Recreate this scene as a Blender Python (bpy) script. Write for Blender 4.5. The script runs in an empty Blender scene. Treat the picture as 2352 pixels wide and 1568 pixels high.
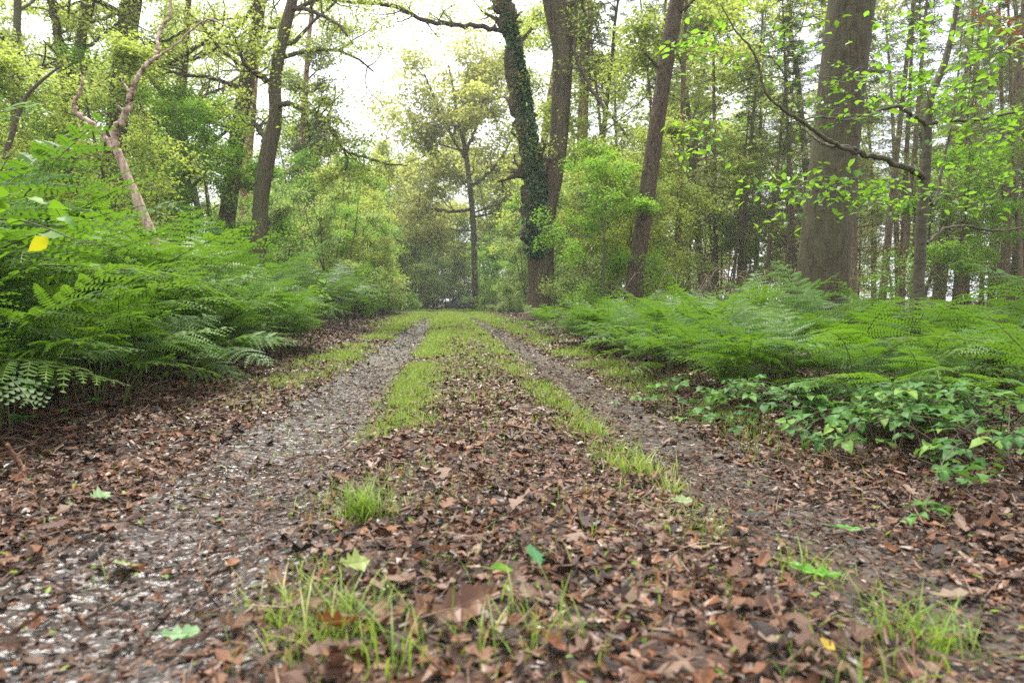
import bpy, math
import numpy as np
from mathutils import Vector

R = math.radians
sc = bpy.context.scene
col = sc.collection

# ------------------------------------------------------------------ camera
CAM_H = 0.65
YAW, PITCH, FPX = R(5.68), R(3.43), 1569.0
cd = bpy.data.cameras.new('camera')
cd.lens, cd.sensor_width = 24.0, 36.0
cd.clip_start, cd.clip_end = 0.02, 2000.0
cd.dof.use_dof = True
cd.dof.focus_distance = 5.0
cd.dof.aperture_fstop = 3.2
cam = bpy.data.objects.new('camera', cd)
cam.location = (0, 0, CAM_H)
cam.rotation_euler = (R(90) - PITCH, 0, -YAW)
col.objects.link(cam)
sc.camera = cam

# ------------------------------------------------------------------ sky, sun, exposure
SUN_EL, SUN_AZ = R(70), R(-15)          # azimuth from +Y towards +X
w = bpy.data.worlds.new('World')
sc.world = w
w.use_nodes = True
nt = w.node_tree
nt.nodes.clear()
wo = nt.nodes.new('ShaderNodeOutputWorld')
bg = nt.nodes.new('ShaderNodeBackground')
sky = nt.nodes.new('ShaderNodeTexSky')
sky.sky_type = 'NISHITA'
sky.sun_disc = False
sky.sun_elevation = SUN_EL
sky.sun_rotation = SUN_AZ
tc = nt.nodes.new('ShaderNodeTexCoord')
mp = nt.nodes.new('ShaderNodeMapping')
mp.inputs['Scale'].default_value = (1.0, 1.0, 2.2)
nz = nt.nodes.new('ShaderNodeTexNoise')
nz.inputs['Scale'].default_value = 2.6
nz.inputs['Detail'].default_value = 7.0
nz.inputs['Roughness'].default_value = 0.6
rp = nt.nodes.new('ShaderNodeValToRGB')
rp.color_ramp.elements[0].position = 0.30
rp.color_ramp.elements[0].color = (0.55, 0.55, 0.55, 1)
rp.color_ramp.elements[1].position = 0.50
rp.color_ramp.elements[1].color = (1, 1, 1, 1)
mx = nt.nodes.new('ShaderNodeMix')
mx.data_type = 'RGBA'
mx.inputs[7].default_value = (9.6, 9.9, 10.4, 1)      # bright cloud cover
nt.links.new(tc.outputs['Generated'], mp.inputs[0])
nt.links.new(mp.outputs[0], nz.inputs['Vector'])
nt.links.new(nz.outputs['Fac'], rp.inputs[0])
nt.links.new(rp.outputs[0], mx.inputs[0])
nt.links.new(sky.outputs[0], mx.inputs[6])
nt.links.new(mx.outputs[2], bg.inputs['Color'])
bg.inputs['Strength'].default_value = 0.088
nt.links.new(bg.outputs[0], wo.inputs['Surface'])

sd = bpy.data.lights.new('sun', 'SUN')
sd.energy, sd.angle, sd.color = 4.0, R(18), (1.0, 0.95, 0.86)
sun = bpy.data.objects.new('sun', sd)
sdir = Vector((math.sin(SUN_AZ) * math.cos(SUN_EL), math.cos(SUN_AZ) * math.cos(SUN_EL), math.sin(SUN_EL)))
sun.rotation_euler = sdir.to_track_quat('Z', 'Y').to_euler()
sun.location = sdir * 60
col.objects.link(sun)

sc.view_settings.view_transform = 'Standard'
sc.view_settings.look = 'None'
sc.view_settings.gamma = 1.0
sc.view_settings.use_curve_mapping = False
sc.view_settings.exposure = 1.32
sc.cycles.max_bounces = 8
sc.cycles.diffuse_bounces = 4
sc.cycles.glossy_bounces = 2
sc.cycles.transmission_bounces = 5
sc.cycles.use_denoising = False
sc.cycles.caustics_reflective = False
sc.cycles.caustics_refractive = False
sc.cycles.sample_clamp_indirect = 4.0
sc.cycles.sample_clamp_direct = 6.0

# ------------------------------------------------------------------ helpers
_f = np.array([math.sin(YAW) * math.cos(PITCH), math.cos(YAW) * math.cos(PITCH), -math.sin(PITCH)])
_r = np.array([math.cos(YAW), -math.sin(YAW), 0.0])
_u = np.cross(_r, _f)


def at(u, v, d):
    """world point at view depth d metres seen at (u, v) of a 2352 x 1568 frame"""
    return np.array([0, 0, CAM_H]) + d * (_f + _r * (u - 1176) / FPX - _u * (v - 784) / FPX)


def rng_(s):
    return np.random.default_rng(s)


def _hash(ix, iy, iz):
    h = (ix * 374761393 + iy * 668265263 + iz * 2147483647 + 144665) & 0x7fffffff
    h = ((h ^ (h >> 13)) * 1274126177) & 0x7fffffff
    return ((h ^ (h >> 16)) & 0xffff) / 65535.0


def vnoise(x, y, z=0.0):
    x, y, z = np.broadcast_arrays(np.asarray(x, float), np.asarray(y, float), np.asarray(z, float))
    fx, fy, fz = np.floor(x), np.floor(y), np.floor(z)
    ix, iy, iz = fx.astype(np.int64), fy.astype(np.int64), fz.astype(np.int64)
    a, b, c = x - fx, y - fy, z - fz
    a, b, c = a * a * (3 - 2 * a), b * b * (3 - 2 * b), c * c * (3 - 2 * c)
    o = 0
    for i in (0, 1):
        for j in (0, 1):
            for k in (0, 1):
                o = o + _hash(ix + i, iy + j, iz + k) * (a if i else 1 - a) * (b if j else 1 - b) * (c if k else 1 - c)
    return o


def fbm(x, y, s=1.0, o=3):
    t, a = 0, 0.5
    for i in range(o):
        t = t + a * vnoise(np.asarray(x) * s + 17 * i, np.asarray(y) * s - 9 * i)
        s *= 2
        a *= 0.5
    return t / (1 - 0.5 ** o)


def unit(v):
    v = np.asarray(v, float)
    return v / (np.linalg.norm(v, axis=-1, keepdims=True) + 1e-12)


def spline(pts, n):
    """Catmull-Rom through rows of pts (any columns)"""
    p = np.asarray(pts, float)
    p = np.vstack([2 * p[0] - p[1], p, 2 * p[-1] - p[-2]])
    m = len(p) - 3
    t = np.linspace(0, m - 1e-6, n)
    i = t.astype(int)
    t = (t - i)[:, None]
    a, b, c, d = p[i], p[i + 1], p[i + 2], p[i + 3]
    return 0.5 * (2 * b + (c - a) * t + (2 * a - 5 * b + 4 * c - d) * t ** 2 + (3 * b - a - 3 * c + d) * t ** 3)


class MB:
    """collects faces; build() links them as one mesh object"""
    def __init__(self):
        self.V, self.T, self.Q, self.tm, self.qm, self.tint, self.n = [], [], [], [], [], [], 0

    def add(self, V, tris=None, quads=None, mat=0, tint=None):
        V = np.asarray(V, float).reshape(-1, 3)
        if tris is not None and len(tris):
            t = np.asarray(tris, np.int64).reshape(-1, 3) + self.n
            self.T.append(t)
            self.tm.append(np.full(len(t), mat))
        if quads is not None and len(quads):
            q = np.asarray(quads, np.int64).reshape(-1, 4) + self.n
            self.Q.append(q)
            self.qm.append(np.full(len(q), mat))
        self.V.append(V)
        self.tint.append(np.full(len(V), 0.5) if tint is None else np.broadcast_to(np.asarray(tint, float), (len(V),)))
        self.n += len(V)

    def tube(self, pts, rad, sides=6, mat=0, rough=0.0, rs=3.0, tint=None):
        p = np.asarray(pts, float)
        r = np.broadcast_to(np.asarray(rad, float), (len(p),))
        t = unit(np.gradient(p, axis=0))
        ref = np.array([1.0, 0.1, 0.05]) if abs(t[0][2]) > 0.5 else np.array([0, 0, 1.0])
        a = np.empty_like(p)
        prev = ref
        for i in range(len(p)):
            prev = prev - t[i] * prev.dot(t[i])
            nn = np.linalg.norm(prev)
            prev = prev / nn if nn > 1e-6 else np.array([0.0, 1, 0])
            a[i] = prev
        b = np.cross(t, a)
        th = np.linspace(0, 2 * np.pi, sides, endpoint=False)
        off = a[:, None, :] * np.cos(th)[None, :, None] + b[:, None, :] * np.sin(th)[None, :, None]
        rr = np.repeat(r[:, None], sides, 1)
        if rough:
            q = p[:, None, :] + off * rr[..., None]
            nzv = vnoise(q[..., 0] * rs, q[..., 1] * rs, q[..., 2] * rs * 0.4) - 0.5
            nz2 = vnoise(q[..., 0] * rs * 3 + 9, q[..., 1] * rs * 3, q[..., 2] * rs * 1.1) - 0.5
            rr = rr * (1 + rough * nzv * 2 + rough * 0.5 * nz2)
        V = p[:, None, :] + off * rr[..., None]
        n, s = len(p), sides
        i = np.arange(n - 1)[:, None] * s
        j = np.arange(s)[None, :]
        k = (j + 1) % s
        q = np.stack([i + j, i + k, i + s + k, i + s + j], -1).reshape(-1, 4)
        self.add(V.reshape(-1, 3), None, q, mat, tint)
        base = self.n - n * s
        self.T.append(np.array([[base + (n - 1) * s, base + (n - 1) * s + x, base + (n - 1) * s + x + 1] for x in range(1, s - 1)]))
        self.tm.append(np.full(s - 2, mat))

    def build(self, name, mats, parent=None, smooth=True, origin=None, kind=None, link=True):
        V = np.concatenate(self.V) if self.V else np.zeros((0, 3))
        if origin is not None:
            V = V - np.asarray(origin)
        T = np.concatenate(self.T) if self.T else np.zeros((0, 3), np.int64)
        Q = np.concatenate(self.Q) if self.Q else np.zeros((0, 4), np.int64)
        me = bpy.data.meshes.new(name)
        me.vertices.add(len(V))
        me.vertices.foreach_set('co', V.astype(np.float32).ravel())
        me.loops.add(T.size + Q.size)
        me.loops.foreach_set('vertex_index', np.concatenate([T.ravel(), Q.ravel()]).astype(np.int32))
        me.polygons.add(len(T) + len(Q))
        st = np.concatenate([np.arange(len(T)) * 3, T.size + np.arange(len(Q)) * 4])
        me.polygons.foreach_set('loop_start', st.astype(np.int32))
        mi = np.concatenate([np.concatenate(self.tm) if self.tm else np.zeros(0), np.concatenate(self.qm) if self.qm else np.zeros(0)])
        me.polygons.foreach_set('material_index', mi.astype(np.int32))
        me.polygons.foreach_set('use_smooth', np.full(len(st), smooth))
        at_ = me.attributes.new('tint', 'FLOAT', 'POINT')
        at_.data.foreach_set('value', np.concatenate(self.tint).astype(np.float32) if self.tint else np.zeros(0, np.float32))
        me.update(calc_edges=True)
        for m in (mats if isinstance(mats, (list, tuple)) else [mats]):
            me.materials.append(m)
        if not link:
            return me
        return obj(name, me, parent, kind)


def obj(name, me, parent=None, kind=None, loc=None):
    o = bpy.data.objects.new(name, me)
    col.objects.link(o)
    if parent is not None:
        o.parent = parent
    if loc is not None:
        o.location = loc
    if kind:
        o['kind'] = kind
    return o


def tag(o, label, cat=None, group=None, kind=None):
    o['label'] = label
    if cat:
        o['category'] = cat
    if group:
        o['group'] = group
    if kind:
        o['kind'] = kind
    return o


def empty(name, loc=(0, 0, 0), rz=0.0, s=1.0):
    o = bpy.data.objects.new(name, None)
    o.empty_display_size = 0.2
    col.objects.link(o)
    o.location = loc
    o.rotation_euler = (0, 0, rz)
    o.scale = (s, s, s)
    return o


def copy_tree(o, loc, rz, s=1.0):
    c = o.copy()
    col.objects.link(c)
    c.location = loc
    c.rotation_euler = (0, 0, rz)
    c.scale = (s, s, s)
    for ch in o.children:
        k = ch.copy()
        col.objects.link(k)
        k.parent = c
        for g in ch.children:
            k2 = g.copy()
            col.objects.link(k2)
            k2.parent = k
    return c


def leaves(mb, pos, size, rng, aspect=0.62, fold=0.12, droop=0.25, roll=0.55, oval=False, mat=0, heading=None, tint=None):
    """one small folded leaf at each row of pos"""
    n = len(pos)
    if n == 0:
        return
    L = size * rng.uniform(0.65, 1.25, n)
    th = rng.uniform(0, 2 * np.pi, n) if heading is None else heading
    el = rng.normal(-droop, 0.4, n)
    a = np.stack([np.cos(th) * np.cos(el), np.sin(th) * np.cos(el), np.sin(el)], -1)
    h = np.stack([-np.sin(th), np.cos(th), np.zeros(n)], -1)
    nn = np.cross(a, h)
    ro = rng.normal(0, roll, n)[:, None]
    s = h * np.cos(ro) + nn * np.sin(ro)
    nn = np.cross(a, s)
    L = L[:, None]
    W = L * aspect * 0.5
    F = L * fold
    if oval:
        V = np.stack([pos, pos + a * L * .3 - s * W * .9 + nn * F, pos + a * L * .7 - s * W * .75 + nn * F * .8, pos + a * L,
                      pos + a * L * .7 + s * W * .75 + nn * F * .8, pos + a * L * .3 + s * W * .9 + nn * F], 1)
        q = np.array([[0, 1, 2, 3], [0, 3, 4, 5]])
        Q = (np.arange(n)[:, None, None] * 6 + q[None]).reshape(-1, 4)
        tt = np.repeat(rng.random(n) if tint is None else tint, 6)
        mb.add(V.reshape(-1, 3), None, Q, mat, tt)
    else:
        V = np.stack([pos, pos + a * L * .45 - s * W + nn * F, pos + a * L, pos + a * L * .45 + s * W + nn * F], 1)
        q = np.array([[0, 1, 2], [0, 2, 3]])
        T = (np.arange(n)[:, None, None] * 4 + q[None]).reshape(-1, 3)
        tt = np.repeat(rng.random(n) if tint is None else tint, 4)
        mb.add(V.reshape(-1, 3), T, None, mat, tt)


def spray(anc, per, spread, flat, rng):
    """scatter leaf positions round twig points, flattened into layers"""
    a = np.repeat(np.asarray(anc), per, 0)
    g = rng.normal(0, 1, a.shape)
    g[:, 2] *= flat
    return a + g * spread


def limb_pts(p, d, L, n, wander, up, rng):
    pts = [np.asarray(p, float)]
    d = unit(d)
    for _ in range(n):
        d = unit(d + rng.normal(0, wander, 3) + np.array([0, 0, up]))
        pts.append(pts[-1] + d * L / n)
    return np.array(pts)


def grow(mb, anc, p, d, L, r, lev, rng, k=(3, 4), wander=0.2, up=0.04, ratio=0.55, n=5, flat=0.5, minr=0.004):
    pts = limb_pts(p, d, L, n, wander, up, rng)
    mb.tube(pts, np.linspace(r, max(r * 0.35, minr), len(pts)), (4, 5, 7, 8)[min(lev, 3)])
    if lev == 0:
        anc.extend(pts[1:])
        return pts
    for j in range(k[lev - 1]):
        t = rng.uniform(0.3, 1.0)
        x = t * n
        i = min(int(x), n - 1)
        q = pts[i] + (pts[i + 1] - pts[i]) * (x - i)
        dd = unit(pts[i + 1] - pts[i])
        sd_ = rng.normal(0, 1, 3)
        sd_[2] *= flat
        sd_ = unit(np.cross(dd, sd_))
        nd = unit(dd * rng.uniform(0.4, 1.0) + sd_ * rng.uniform(0.5, 1.0))
        nd[2] *= 0.75
        grow(mb, anc, q, nd, L * ratio * rng.uniform(0.7, 1.2) * (1.1 - 0.4 * t), max(r * 0.5 * (1.1 - 0.5 * t), minr), lev - 1, rng, k, wander * 1.1, up, ratio, n, flat, minr)
    if lev == 1:
        anc.extend(pts[-2:])
    return pts


# ------------------------------------------------------------------ materials
def mat_new(name):
    m = bpy.data.materials.new(name)
    m.use_nodes = True
    t = m.node_tree
    t.nodes.clear()
    out = t.nodes.new('ShaderNodeOutputMaterial')
    return m, t, out


def node(t, kind, **kw):
    n = t.nodes.new(kind)
    for k, v in kw.items():
        n.inputs[k].default_value = v
    return n


def ramp(t, stops):
    r = t.nodes.new('ShaderNodeValToRGB')
    e = r.color_ramp.elements
    while len(e) < len(stops):
        e.new(0.5)
    for x, (p, c) in zip(e, stops):
        x.position = p
        x.color = (*c, 1) if len(c) == 3 else c
    return r


def leaf_mat(name, stops, trans=(0.5, 0.8, 0.12), tmix=0.4, rough=0.45, orand=0.35, spec=0.4, fade=None):
    m, t, out = mat_new(name)
    a = t.nodes.new('ShaderNodeAttribute')
    a.attribute_name = 'tint'
    oi = t.nodes.new('ShaderNodeObjectInfo')
    ma = t.nodes.new('ShaderNodeMath')
    ma.operation = 'MULTIPLY_ADD'
    ma.inputs[1].default_value = 1 - orand
    mb_ = t.nodes.new('ShaderNodeMath')
    mb_.operation = 'MULTIPLY'
    mb_.inputs[1].default_value = orand
    t.links.new(oi.outputs['Random'], mb_.inputs[0])
    t.links.new(a.outputs['Fac'], ma.inputs[0])
    t.links.new(mb_.outputs[0], ma.inputs[2])
    rp_ = ramp(t, stops)
    t.links.new(ma.outputs[0], rp_.inputs[0])
    p = node(t, 'ShaderNodeBsdfPrincipled', Roughness=rough)
    p.inputs['Specular IOR Level'].default_value = spec
    t.links.new(rp_.outputs[0], p.inputs['Base Color'])
    tr = t.nodes.new('ShaderNodeBsdfTranslucent')
    mul = t.nodes.new('ShaderNodeMix')
    mul.data_type = 'RGBA'
    mul.blend_type = 'MIX'
    mul.inputs[0].default_value = 0.5
    mul.inputs[7].default_value = (*trans, 1)
    t.links.new(rp_.outputs[0], mul.inputs[6])
    t.links.new(mul.outputs[2], tr.inputs['Color'])
    mix = node(t, 'ShaderNodeMixShader')
    mix.inputs[0].default_value = tmix
    t.links.new(p.outputs[0], mix.inputs[1])
    t.links.new(tr.outputs[0], mix.inputs[2])
    t.links.new(mix.outputs[0], out.inputs['Surface'])
    return m


def bark_mat(name, stops, scale=(9, 9, 1.4), bump=0.6, rough=0.85, moss=None, moss_amt=0.5, fine=45.0, dist=0.02, dash=0.0):
    m, t, out = mat_new(name)
    tcn = t.nodes.new('ShaderNodeTexCoord')
    mpn = t.nodes.new('ShaderNodeMapping')
    mpn.inputs['Scale'].default_value = scale
    t.links.new(tcn.outputs['Object'], mpn.inputs[0])
    n1 = node(t, 'ShaderNodeTexNoise', Scale=1.6, Detail=6.0, Roughness=0.65, Distortion=0.5)
    t.links.new(mpn.outputs[0], n1.inputs['Vector'])
    n2 = node(t, 'ShaderNodeTexNoise', Scale=fine, Detail=3.0)
    t.links.new(tcn.outputs['Object'], n2.inputs['Vector'])
    n3 = node(t, 'ShaderNodeTexNoise', Scale=1.3, Detail=4.0)
    t.links.new(tcn.outputs['Object'], n3.inputs['Vector'])
    add = t.nodes.new('ShaderNodeMath')
    add.operation = 'MULTIPLY_ADD'
    add.inputs[1].default_value = 0.3
    t.links.new(n2.outputs['Fac'], add.inputs[0])
    t.links.new(n1.outputs['Fac'], add.inputs[2])
    sub = t.nodes.new('ShaderNodeMath')
    sub.operation = 'SUBTRACT'
    sub.inputs[1].default_value = 0.15
    t.links.new(add.outputs[0], sub.inputs[0])
    rp_ = ramp(t, stops)
    t.links.new(sub.outputs[0], rp_.inputs[0])
    colr = rp_.outputs[0]
    if moss is not None:
        mr = ramp(t, [(0.5 - 0.1 * moss_amt, (0, 0, 0)), (0.72, (1, 1, 1))])
        t.links.new(n3.outputs['Fac'], mr.inputs[0])
        mm = t.nodes.new('ShaderNodeMath')
        mm.operation = 'MULTIPLY'
        mm.inputs[1].default_value = moss_amt
        t.links.new(mr.outputs[0], mm.inputs[0])
        mxn = t.nodes.new('ShaderNodeMix')
        mxn.data_type = 'RGBA'
        t.links.new(mm.outputs[0], mxn.inputs[0])
        t.links.new(colr, mxn.inputs[6])
        mxn.inputs[7].default_value = (*moss, 1)
        colr = mxn.outputs[2]
    if dash:
        mpd = t.nodes.new('ShaderNodeMapping')
        mpd.inputs['Scale'].default_value = (4.5, 4.5, 34.0)
        t.links.new(tcn.outputs['Object'], mpd.inputs[0])
        nd_ = node(t, 'ShaderNodeTexNoise', Scale=1.0, Detail=3.0, Roughness=0.6)
        t.links.new(mpd.outputs[0], nd_.inputs['Vector'])
        dr_ = ramp(t, [(0.60, (0, 0, 0)), (0.68, (1, 1, 1))])
        t.links.new(nd_.outputs['Fac'], dr_.inputs[0])
        dm = t.nodes.new('ShaderNodeMath')
        dm.operation = 'MULTIPLY'
        dm.inputs[1].default_value = dash
        t.links.new(dr_.outputs[0], dm.inputs[0])
        mxd = t.nodes.new('ShaderNodeMix')
        mxd.data_type = 'RGBA'
        t.links.new(dm.outputs[0], mxd.inputs[0])
        t.links.new(colr, mxd.inputs[6])
        mxd.inputs[7].default_value = (0.016, 0.012, 0.008, 1)
        colr = mxd.outputs[2]
    p = node(t, 'ShaderNodeBsdfPrincipled', Roughness=rough)
    p.inputs['Specular IOR Level'].default_value = 0.25
    t.links.new(colr, p.inputs['Base Color'])
    bp = node(t, 'ShaderNodeBump', Strength=bump, Distance=dist)
    t.links.new(sub.outputs[0], bp.inputs['Height'])
    t.links.new(bp.outputs[0], p.inputs['Normal'])
    t.links.new(p.outputs[0], out.inputs['Surface'])
    return m


def litter_mat(name, obj_random):
    m, t, out = mat_new(name)
    if obj_random:
        src = t.nodes.new('ShaderNodeObjectInfo').outputs['Random']
    else:
        a = t.nodes.new('ShaderNodeAttribute')
        a.attribute_name = 'tint'
        src = a.outputs['Fac']
    rp_ = ramp(t, [(0.0, (0.018, 0.011, 0.009)), (0.25, (0.050, 0.026, 0.017)), (0.5, (0.098, 0.050, 0.031)),
                   (0.66, (0.160, 0.066, 0.026)), (0.82, (0.145, 0.090, 0.064)), (1.0, (0.205, 0.140, 0.100))])
    t.links.new(src, rp_.inputs[0])
    tcn = t.nodes.new('ShaderNodeTexCoord')
    nn_ = node(t, 'ShaderNodeTexNoise', Scale=55.0, Detail=4.0)
    t.links.new(tcn.outputs['Object'], nn_.inputs['Vector'])
    vr = ramp(t, [(0.3, (0.62, 0.60, 0.58)), (0.7, (1.2, 1.18, 1.15))])
    t.links.new(nn_.outputs['Fac'], vr.inputs[0])
    ml = t.nodes.new('ShaderNodeMix')
    ml.data_type = 'RGBA'
    ml.blend_type = 'MULTIPLY'
    ml.inputs[0].default_value = 1.0
    t.links.new(rp_.outputs[0], ml.inputs[6])
    t.links.new(vr.outputs[0], ml.inputs[7])
    rr = ramp(t, [(0.35, (0.32, 0.32, 0.32)), (0.65, (0.6, 0.6, 0.6))])
    t.links.new(nn_.outputs['Fac'], rr.inputs[0])
    p = node(t, 'ShaderNodeBsdfPrincipled')
    p.inputs['Specular IOR Level'].default_value = 0.32
    t.links.new(rr.outputs[0], p.inputs['Roughness'])
    t.links.new(ml.outputs[2], p.inputs['Base Color'])
    bp = node(t, 'ShaderNodeBump', Strength=0.5, Distance=0.004)
    t.links.new(nn_.outputs['Fac'], bp.inputs['Height'])
    t.links.new(bp.outputs[0], p.inputs['Normal'])
    t.links.new(p.outputs[0], out.inputs['Surface'])
    return m


def soil_mat(name, stops, s1, rough_lo, rough_hi, bump, spec=0.5, wet=0.0):
    m, t, out = mat_new(name)
    tcn = t.nodes.new('ShaderNodeTexCoord')
    n1 = node(t, 'ShaderNodeTexNoise', Scale=s1, Detail=8.0, Roughness=0.7)
    n2 = node(t, 'ShaderNodeTexVoronoi', Scale=s1 * 3)
    n3 = node(t, 'ShaderNodeTexNoise', Scale=3.0, Detail=3.0)
    for n in (n1, n2, n3):
        t.links.new(tcn.outputs['Object'], n.inputs['Vector'])
    rp_ = ramp(t, stops)
    t.links.new(n1.outputs['Fac'], rp_.inputs[0])
    rr = ramp(t, [(0.4, (rough_lo,) * 3), (0.62, (rough_hi,) * 3)])
    t.links.new(n3.outputs['Fac'], rr.inputs[0])
    p = node(t, 'ShaderNodeBsdfPrincipled')
    p.inputs['Specular IOR Level'].default_value = spec
    t.links.new(rr.outputs[0], p.inputs['Roughness'])
    t.links.new(rp_.outputs[0], p.inputs['Base Color'])
    ad = t.nodes.new('ShaderNodeMath')
    ad.operation = 'MULTIPLY_ADD'
    ad.inputs[1].default_value = 0.5
    t.links.new(n2.outputs['Distance'], ad.inputs[0])
    t.links.new(n1.outputs['Fac'], ad.inputs[2])
    bp = node(t, 'ShaderNodeBump', Strength=bump, Distance=0.02)
    t.links.new(ad.outputs[0], bp.inputs['Height'])
    if wet:                                   # broad soft ripples of standing wet mud
        n4 = node(t, 'ShaderNodeTexNoise', Scale=wet, Detail=2.0, Roughness=0.5)
        t.links.new(tcn.outputs['Object'], n4.inputs['Vector'])
        b4 = node(t, 'ShaderNodeBump', Strength=0.85, Distance=0.032)
        t.links.new(n4.outputs['Fac'], b4.inputs['Height'])
        t.links.new(b4.outputs[0], bp.inputs['Normal'])
    t.links.new(bp.outputs[0], p.inputs['Normal'])
    t.links.new(p.outputs[0], out.inputs['Surface'])
    return m


M = {}
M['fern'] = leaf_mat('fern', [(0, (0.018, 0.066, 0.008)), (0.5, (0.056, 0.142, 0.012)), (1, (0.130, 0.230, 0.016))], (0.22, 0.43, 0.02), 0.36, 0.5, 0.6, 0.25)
M['fernstem'] = leaf_mat('fern_stem', [(0, (0.07, 0.10, 0.025)), (1, (0.11, 0.12, 0.035))], (0.2, 0.3, 0.05), 0.1, 0.5)
M['oak'] = leaf_mat('oak_leaf', [(0, (0.130, 0.205, 0.034)), (0.6, (0.210, 0.280, 0.048)), (1, (0.29, 0.32, 0.065))], (0.66, 0.76, 0.12), 0.56, 0.5)
M['ochre'] = leaf_mat('young_oak_leaf', [(0, (0.19, 0.25, 0.05)), (0.6, (0.27, 0.30, 0.07)), (1, (0.33, 0.29, 0.09))], (0.74, 0.78, 0.18), 0.56, 0.5)
M['beech'] = leaf_mat('beech_leaf', [(0, (0.060, 0.170, 0.014)), (0.6, (0.110, 0.245, 0.018)), (1, (0.19, 0.31, 0.022))], (0.40, 0.70, 0.04), 0.52, 0.4)
M['sapleaf'] = leaf_mat('sapling_leaf', [(0, (0.025, 0.085, 0.012)), (0.5, (0.070, 0.175, 0.014)), (1, (0.16, 0.27, 0.02))], (0.27, 0.48, 0.03), 0.4, 0.45, 0.85)
M['thicket'] = leaf_mat('thicket_leaf', [(0, (0.100, 0.180, 0.042)), (0.6, (0.160, 0.240, 0.058)), (1, (0.22, 0.29, 0.075))], (0.52, 0.68, 0.15), 0.56, 0.45)
M['ivy'] = leaf_mat('ivy_leaf', [(0, (0.018, 0.056, 0.018)), (0.6, (0.042, 0.110, 0.030)), (1, (0.085, 0.175, 0.045))], (0.10, 0.22, 0.03), 0.12, 0.33)
M['dark'] = leaf_mat('evergreen_leaf', [(0, (0.012, 0.035, 0.014)), (1, (0.035, 0.075, 0.022))], (0.05, 0.12, 0.02), 0.15, 0.4)
M['needle'] = leaf_mat('needle', [(0, (0.085, 0.120, 0.045)), (1, (0.155, 0.185, 0.070))], (0.36, 0.42, 0.12), 0.42, 0.55)
M['bramble'] = leaf_mat('bramble_leaf', [(0, (0.028, 0.090, 0.018)), (0.6, (0.060, 0.155, 0.026)), (1, (0.14, 0.24, 0.026))], (0.2, 0.42, 0.05), 0.25, 0.55, 0.8, 0.25)
M['hazel'] = leaf_mat('hazel_leaf', [(0, (0.04, 0.13, 0.012)), (0.7, (0.09, 0.20, 0.014)), (1, (0.15, 0.25, 0.016))], (0.26, 0.48, 0.015), 0.42, 0.5, 0.8, 0.25)
M['grass'] = leaf_mat('grass_blade', [(0, (0.090, 0.19, 0.018)), (0.55, (0.16, 0.265, 0.028)), (0.8, (0.24, 0.29, 0.05)), (1, (0.36, 0.32, 0.12))], (0.44, 0.58, 0.06), 0.40, 0.5, 0.0)
M['redleaf'] = leaf_mat('withered_leaf', [(0, (0.20, 0.06, 0.02)), (1, (0.34, 0.12, 0.04))], (0.5, 0.2, 0.06), 0.4, 0.6)
M['purple'] = leaf_mat('flower_petal', [(0, (0.28, 0.13, 0.34)), (1, (0.42, 0.24, 0.48))], (0.5, 0.3, 0.6), 0.3, 0.6)
M['litter'] = litter_mat('leaf_litter', False)
M['leafo'] = litter_mat('fallen_leaf', True)
M['soil'] = soil_mat('forest_soil', [(0.3, (0.022, 0.014, 0.010)), (0.55, (0.060, 0.036, 0.023)), (0.75, (0.11, 0.068, 0.042))], 24.0, 0.6, 0.85, 0.9)
M['mud'] = soil_mat('wet_track', [(0.3, (0.012, 0.008, 0.007)), (0.52, (0.032, 0.021, 0.018)), (0.75, (0.075, 0.055, 0.050))], 26.0, 0.30, 0.46, 0.25, 0.8, 20.0)
M['mud2'] = soil_mat('damp_track', [(0.3, (0.018, 0.012, 0.009)), (0.52, (0.042, 0.030, 0.023)), (0.75, (0.085, 0.064, 0.050))], 20.0, 0.34, 0.6, 0.3, 0.35, 17.0)
M['b_beech'] = bark_mat('beech_bark', [(0.30, (0.022, 0.018, 0.008)), (0.5, (0.056, 0.046, 0.024)), (0.72, (0.102, 0.086, 0.048))], (11.0, 11.0, 2.4), 0.5, 0.8, (0.070, 0.072, 0.030), 0.6, 70.0, 0.015, 0.75)
M['b_fork'] = bark_mat('forked_bark', [(0.30, (0.032, 0.023, 0.013)), (0.5, (0.078, 0.058, 0.035)), (0.72, (0.140, 0.108, 0.068))], (8, 8, 1.2), 0.7, 0.85, (0.08, 0.085, 0.035), 0.4, 40.0, 0.03)
M['b_oak'] = bark_mat('oak_bark', [(0.32, (0.034, 0.026, 0.016)), (0.5, (0.080, 0.062, 0.038)), (0.72, (0.15, 0.12, 0.076))], (14, 14, 2.2), 0.9, 0.9, (0.075, 0.095, 0.025), 0.75, 50.0, 0.03)
M['b_pine'] = bark_mat('pine_bark', [(0.34, (0.028, 0.020, 0.012)), (0.5, (0.072, 0.052, 0.032)), (0.72, (0.138, 0.104, 0.068))], (12, 12, 4.0), 1.0, 0.9, None, 0, 40.0, 0.04)
M['b_scots'] = bark_mat('red_pine_bark', [(0.34, (0.09, 0.045, 0.03)), (0.5, (0.21, 0.11, 0.07)), (0.72, (0.33, 0.19, 0.13))], (9, 9, 3.5), 0.8, 0.9, None, 0, 35.0, 0.03)
M['b_spruce'] = bark_mat('spruce_bark', [(0.34, (0.065, 0.047, 0.028)), (0.5, (0.135, 0.100, 0.062)), (0.72, (0.21, 0.165, 0.11))], (12, 12, 6.0), 0.7, 0.9, (0.10, 0.11, 0.04), 0.4, 50.0, 0.015)
M['b_twig'] = bark_mat('twig_bark', [(0.34, (0.05, 0.036, 0.026)), (0.72, (0.13, 0.10, 0.075))], (20, 20, 20), 0.2, 0.9, None, 0, 60.0, 0.005)
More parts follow.
